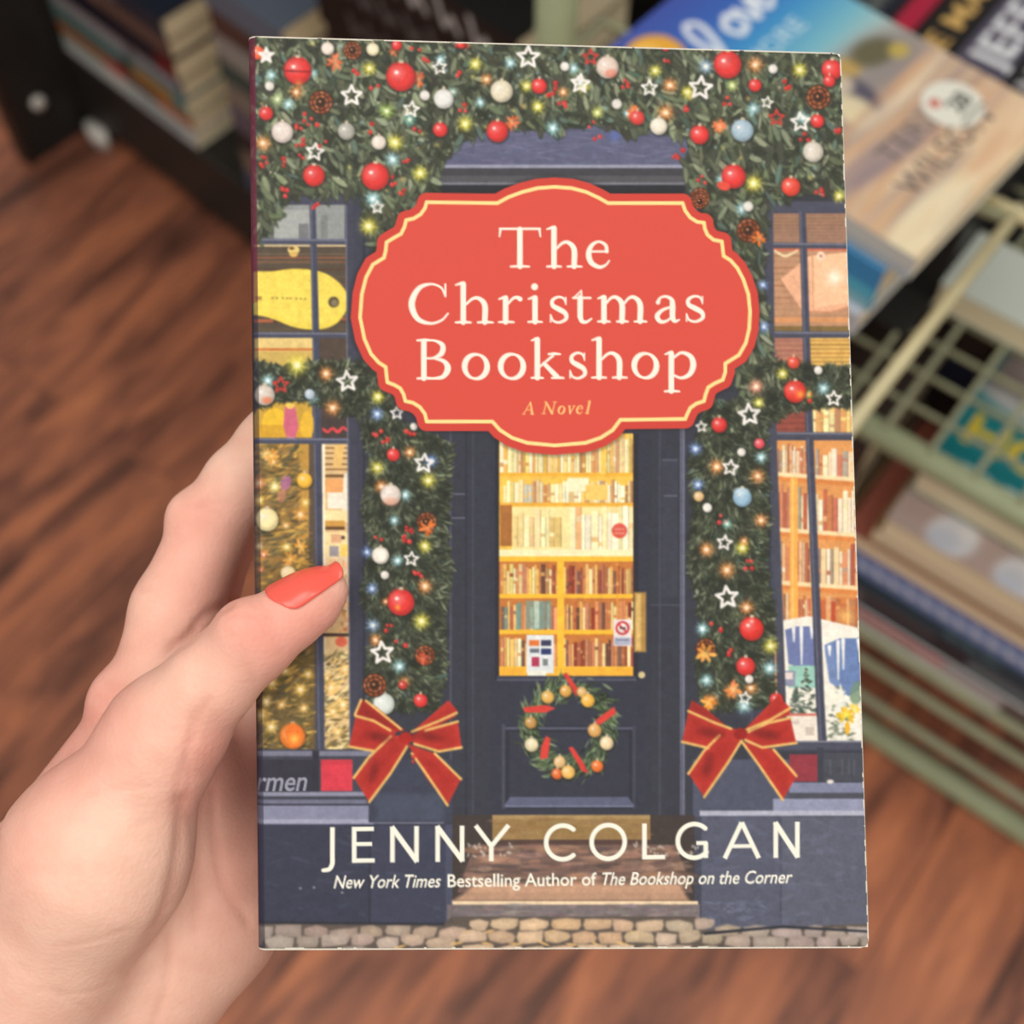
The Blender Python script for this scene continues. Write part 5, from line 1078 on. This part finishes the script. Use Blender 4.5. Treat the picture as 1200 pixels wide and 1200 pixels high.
# settle the vertices exactly on the surface
for _ in range(2): HV = HV - HN * hand_sd(HV)[:, None]
pp = proj_px(HV)
facing = np.clip(-(HN * HV).sum(1) / np.linalg.norm(HV, axis=1) * 3, 0, 1)       # only folds on the side they lie on
def line_dist(P, pts):
    d = np.full(len(P), 1e9)
    for (ax, ay), (bx, by) in zip(pts[:-1], pts[1:]):
        e = np.array([bx - ax, by - ay]); t = np.clip(((P - [ax, ay]) @ e) / max(e @ e, 1e-9), 0, 1)
        d = np.minimum(d, np.hypot(P[:, 0] - ax - t * e[0], P[:, 1] - ay - t * e[1]))
    return d
sk2 = lambda L: [p[:2] for p in smooth_line([(x, y, 0) for x, y in L], 5)]
CREASES = [([(225, 838), (222, 870), (213, 905), (206, 940)], 5, .32), ([(219, 885), (222, 912), (218, 938)], 3, .3), ([(214, 940), (209, 1000), (196, 1060), (172, 1110), (150, 1140)], 8, .75), ([(245, 820), (232, 842), (225, 870)], 5, .4),
           ([(268, 708), (240, 722), (222, 745), (200, 762)], 6, .8), ([(228, 592), (245, 596), (262, 604)], 3, .4), ([(232, 588), (250, 588), (268, 592)], 3, .3), ([(165, 690), (195, 700), (225, 712)], 3, .3), ([(172, 702), (200, 710)], 2.5, .25),
           ([(268, 722), (285, 718), (300, 722)], 2.5, .32), ([(262, 735), (272, 745), (286, 748)], 2.5, .3), ([(290, 780), (297, 800)], 3, .3), ([(310, 740), (322, 752), (330, 768)], 2.5, .2),
           ([(250, 930), (252, 990), (262, 1040), (290, 1080)], 6, .6), ([(200, 1095), (196, 1150), (180, 1200)], 5, .45), ([(225, 960), (232, 1020), (228, 1090)], 6, .4),
           ([(100, 930), (150, 925), (190, 920)], 2.2, .22), ([(95, 965), (140, 970), (185, 962)], 2.2, .2), ([(110, 1000), (150, 1005), (190, 1003)], 2.2, .15), ([(60, 1110), (100, 1105), (150, 1090)], 2.5, .18), ([(40, 1160), (90, 1165), (140, 1150)], 2.5, .18), ([(20, 1130), (60, 1160), (110, 1185)], 3, .25), ([(120, 795), (135, 803), (150, 800)], 3, .3), ([(110, 815), (125, 822)], 2.5, .2), ([(150, 868), (180, 860), (210, 850)], 2.2, .15)]
disp = np.zeros(len(HV))
for L_, s_, a_ in CREASES: disp += a_ * np.exp(-(line_dist(pp, sk2(L_)) / s_) ** 2)
rs = np.random.RandomState(2)
disp = disp * facing * (HV[:, 2] > -.345)
HV = HV - HN * (disp * mm)[:, None]
# skin colour: pinker over joints, thumb side and tip, paler on the mound
col = np.tile(lin((240, 192, 172)), (len(HV), 1))
for (x, y, r, k) in ((300, 735, 40, .40), (240, 690, 60, .35), (235, 600, 40, .40), (110, 820, 50, .35), (330, 755, 60, .45), (375, 720, 45, .5), (90, 900, 70, .25), (150, 780, 60, .25), (60, 880, 70, .4), (285, 900, 60, .5), (240, 880, 40, .35), (300, 1000, 60, .35), (30, 1000, 60, .3), (220, 940, 30, .4), (270, 1080, 60, .2), (200, 640, 40, .2)):
    g = np.exp(-((pp[:, 0] - x) ** 2 + (pp[:, 1] - y) ** 2) / (r * r)) * k
    col = col * (1 - g[:, None]) + lin((228, 144, 132)) * g[:, None]
for (x, y, r, k) in ((120, 1000, 80, .45), (190, 800, 40, .25), (100, 1120, 70, .35), (270, 540, 40, .25)):
    g = np.exp(-((pp[:, 0] - x) ** 2 + (pp[:, 1] - y) ** 2) / (r * r)) * k
    col = col * (1 - g[:, None]) + lin((244, 208, 186)) * g[:, None]
g = np.clip(disp, 0, 1) * .22; col = col * (1 - g[:, None]) + lin((196, 112, 96)) * g[:, None]
def skin_mat():
    m = bpy.data.materials.new('skin'); m.use_nodes = True; nt = m.node_tree; N = nt.nodes; p = N['Principled BSDF']
    p.inputs['Roughness'].default_value = .5; p.inputs['Specular IOR Level'].default_value = .32
    p.inputs['Subsurface Weight'].default_value = .18; p.inputs['Subsurface Radius'].default_value = (1, .35, .2); p.inputs['Subsurface Scale'].default_value = .004
    a = N.new('ShaderNodeVertexColor'); a.layer_name = 'Col'; tc = N.new('ShaderNodeTexCoord')
    t = N.new('ShaderNodeTexNoise'); t.inputs['Scale'].default_value = 130; t.inputs['Detail'].default_value = 5; nt.links.new(tc.outputs['Object'], t.inputs['Vector'])
    mx = N.new('ShaderNodeMix'); mx.data_type = 'RGBA'; mx.blend_type = 'MULTIPLY'; mx.inputs[0].default_value = .35
    r = N.new('ShaderNodeValToRGB'); r.color_ramp.elements[0].color = (.80, .66, .62, 1); r.color_ramp.elements[0].position = .3; r.color_ramp.elements[1].color = (1, 1, 1, 1); r.color_ramp.elements[1].position = .62
    nt.links.new(t.outputs[0], r.inputs[0]); nt.links.new(a.outputs[0], mx.inputs[6]); nt.links.new(r.outputs[0], mx.inputs[7]); nt.links.new(mx.outputs[2], p.inputs['Base Color'])
    t2 = N.new('ShaderNodeTexVoronoi'); t2.inputs['Scale'].default_value = 900; nt.links.new(tc.outputs['Object'], t2.inputs['Vector'])
    b = N.new('ShaderNodeBump'); b.inputs['Strength'].default_value = .13; b.inputs['Distance'].default_value = .0006; nt.links.new(t2.outputs['Distance'], b.inputs['Height']); nt.links.new(b.outputs[0], p.inputs['Normal'])
    return m
hand = mesh_obj('hand', HV, HF, skin_mat(), None, True, col, CAMM.copy())
tag(hand, 'left hand with coral thumbnail holding the paperback from the left', 'hand')
# ---- the painted thumbnail, lying on the thumb's upper side
ax0, ax1 = cpt(338, 724, .2856), cpt(402, 678, .2883)
axd = (ax1 - ax0) / np.linalg.norm(ax1 - ax0)
view = -(ax0 + ax1) / 2; view /= np.linalg.norm(view)
sidev = np.cross(view, axd); sidev /= np.linalg.norm(sidev)            # screen-up side of the thumb
if sidev[1] < 0: sidev = -sidev
tow = np.cross(axd, sidev); tow *= np.sign(tow @ view)
TH0 = math.radians(52)                                                   # how far the nail is turned from the eye
cn = tow * math.cos(TH0) + sidev * math.sin(TH0); cs = tow * -math.sin(TH0) + sidev * math.cos(TH0)
NU, NVv = 26, 18; Pn = np.zeros((NU + 1, NVv + 1, 3)); Dn = np.zeros_like(Pn)
Ln = np.linalg.norm(ax1 - ax0)
for i in range(NU + 1):
    s_ = i / NU
    for j in range(NVv + 1):
        t_ = j / NVv * 2 - 1
        # outline: rounded cuticle, straight sides, soft square tip
        half = 1.0 * min(1, math.sqrt(max(0, 1 - (1 - min(s_ / .25, 1)) ** 2)) * .45 + .55) * (1 - .10 * max(0, (s_ - .85) / .15) ** 2)
        ang = t_ * half * math.radians(50)
        d = cn * math.cos(ang) + cs * math.sin(ang)
        along = (.02 + s_ * 1.06) * Ln
        along += -.08 * Ln * (1 - t_ * t_) * (1 - s_) - .07 * Ln * t_ * t_ * s_
        base = ax0 + axd * min(along, Ln * .93)
        r_ = 0.0
        for _ in range(30):
            q = hand_sd((base + d * r_)[None])[0]
            if q > -1e-5: break
            r_ += max(-q, 1e-5)
        Pn[i, j] = base + d * r_ + axd * max(0, along - Ln * .93)
        Dn[i, j] = d
# smooth arch across, then lift
for _ in range(3):
    Q = Pn.copy(); Q[1:-1] = (Pn[:-2] + 2 * Pn[1:-1] + Pn[2:]) / 4; Pn = Q
top_ = Pn + Dn * .00055; bot = Pn - Dn * .0004
V = np.concatenate([top_.reshape(-1, 3), bot.reshape(-1, 3)]); n1 = (NU + 1) * (NVv + 1); F = []
for i in range(NU):
    for j in range(NVv):
        a = i * (NVv + 1) + j; b = a + NVv + 1
        F.append((a, a + 1, b + 1, b)); F.append((n1 + a, n1 + b, n1 + b + 1, n1 + a + 1))
ring = [j for j in range(NVv + 1)] + [i * (NVv + 1) + NVv for i in range(1, NU + 1)] + [NU * (NVv + 1) + j for j in range(NVv - 1, -1, -1)] + [i * (NVv + 1) for i in range(NU - 1, 0, -1)]
for a, b in zip(ring, ring[1:] + ring[:1]): F.append((b, a, n1 + a, n1 + b))
nail = mesh_obj('thumb_nail', V, F, material('coral_polish', (238, 96, 82), .22, .5), hand, True)
bm = bmesh.new(); bm.from_mesh(nail.data); bmesh.ops.recalc_face_normals(bm, faces=bm.faces); bm.to_mesh(nail.data); bm.free()
tag(nail, 'glossy coral painted thumbnail')
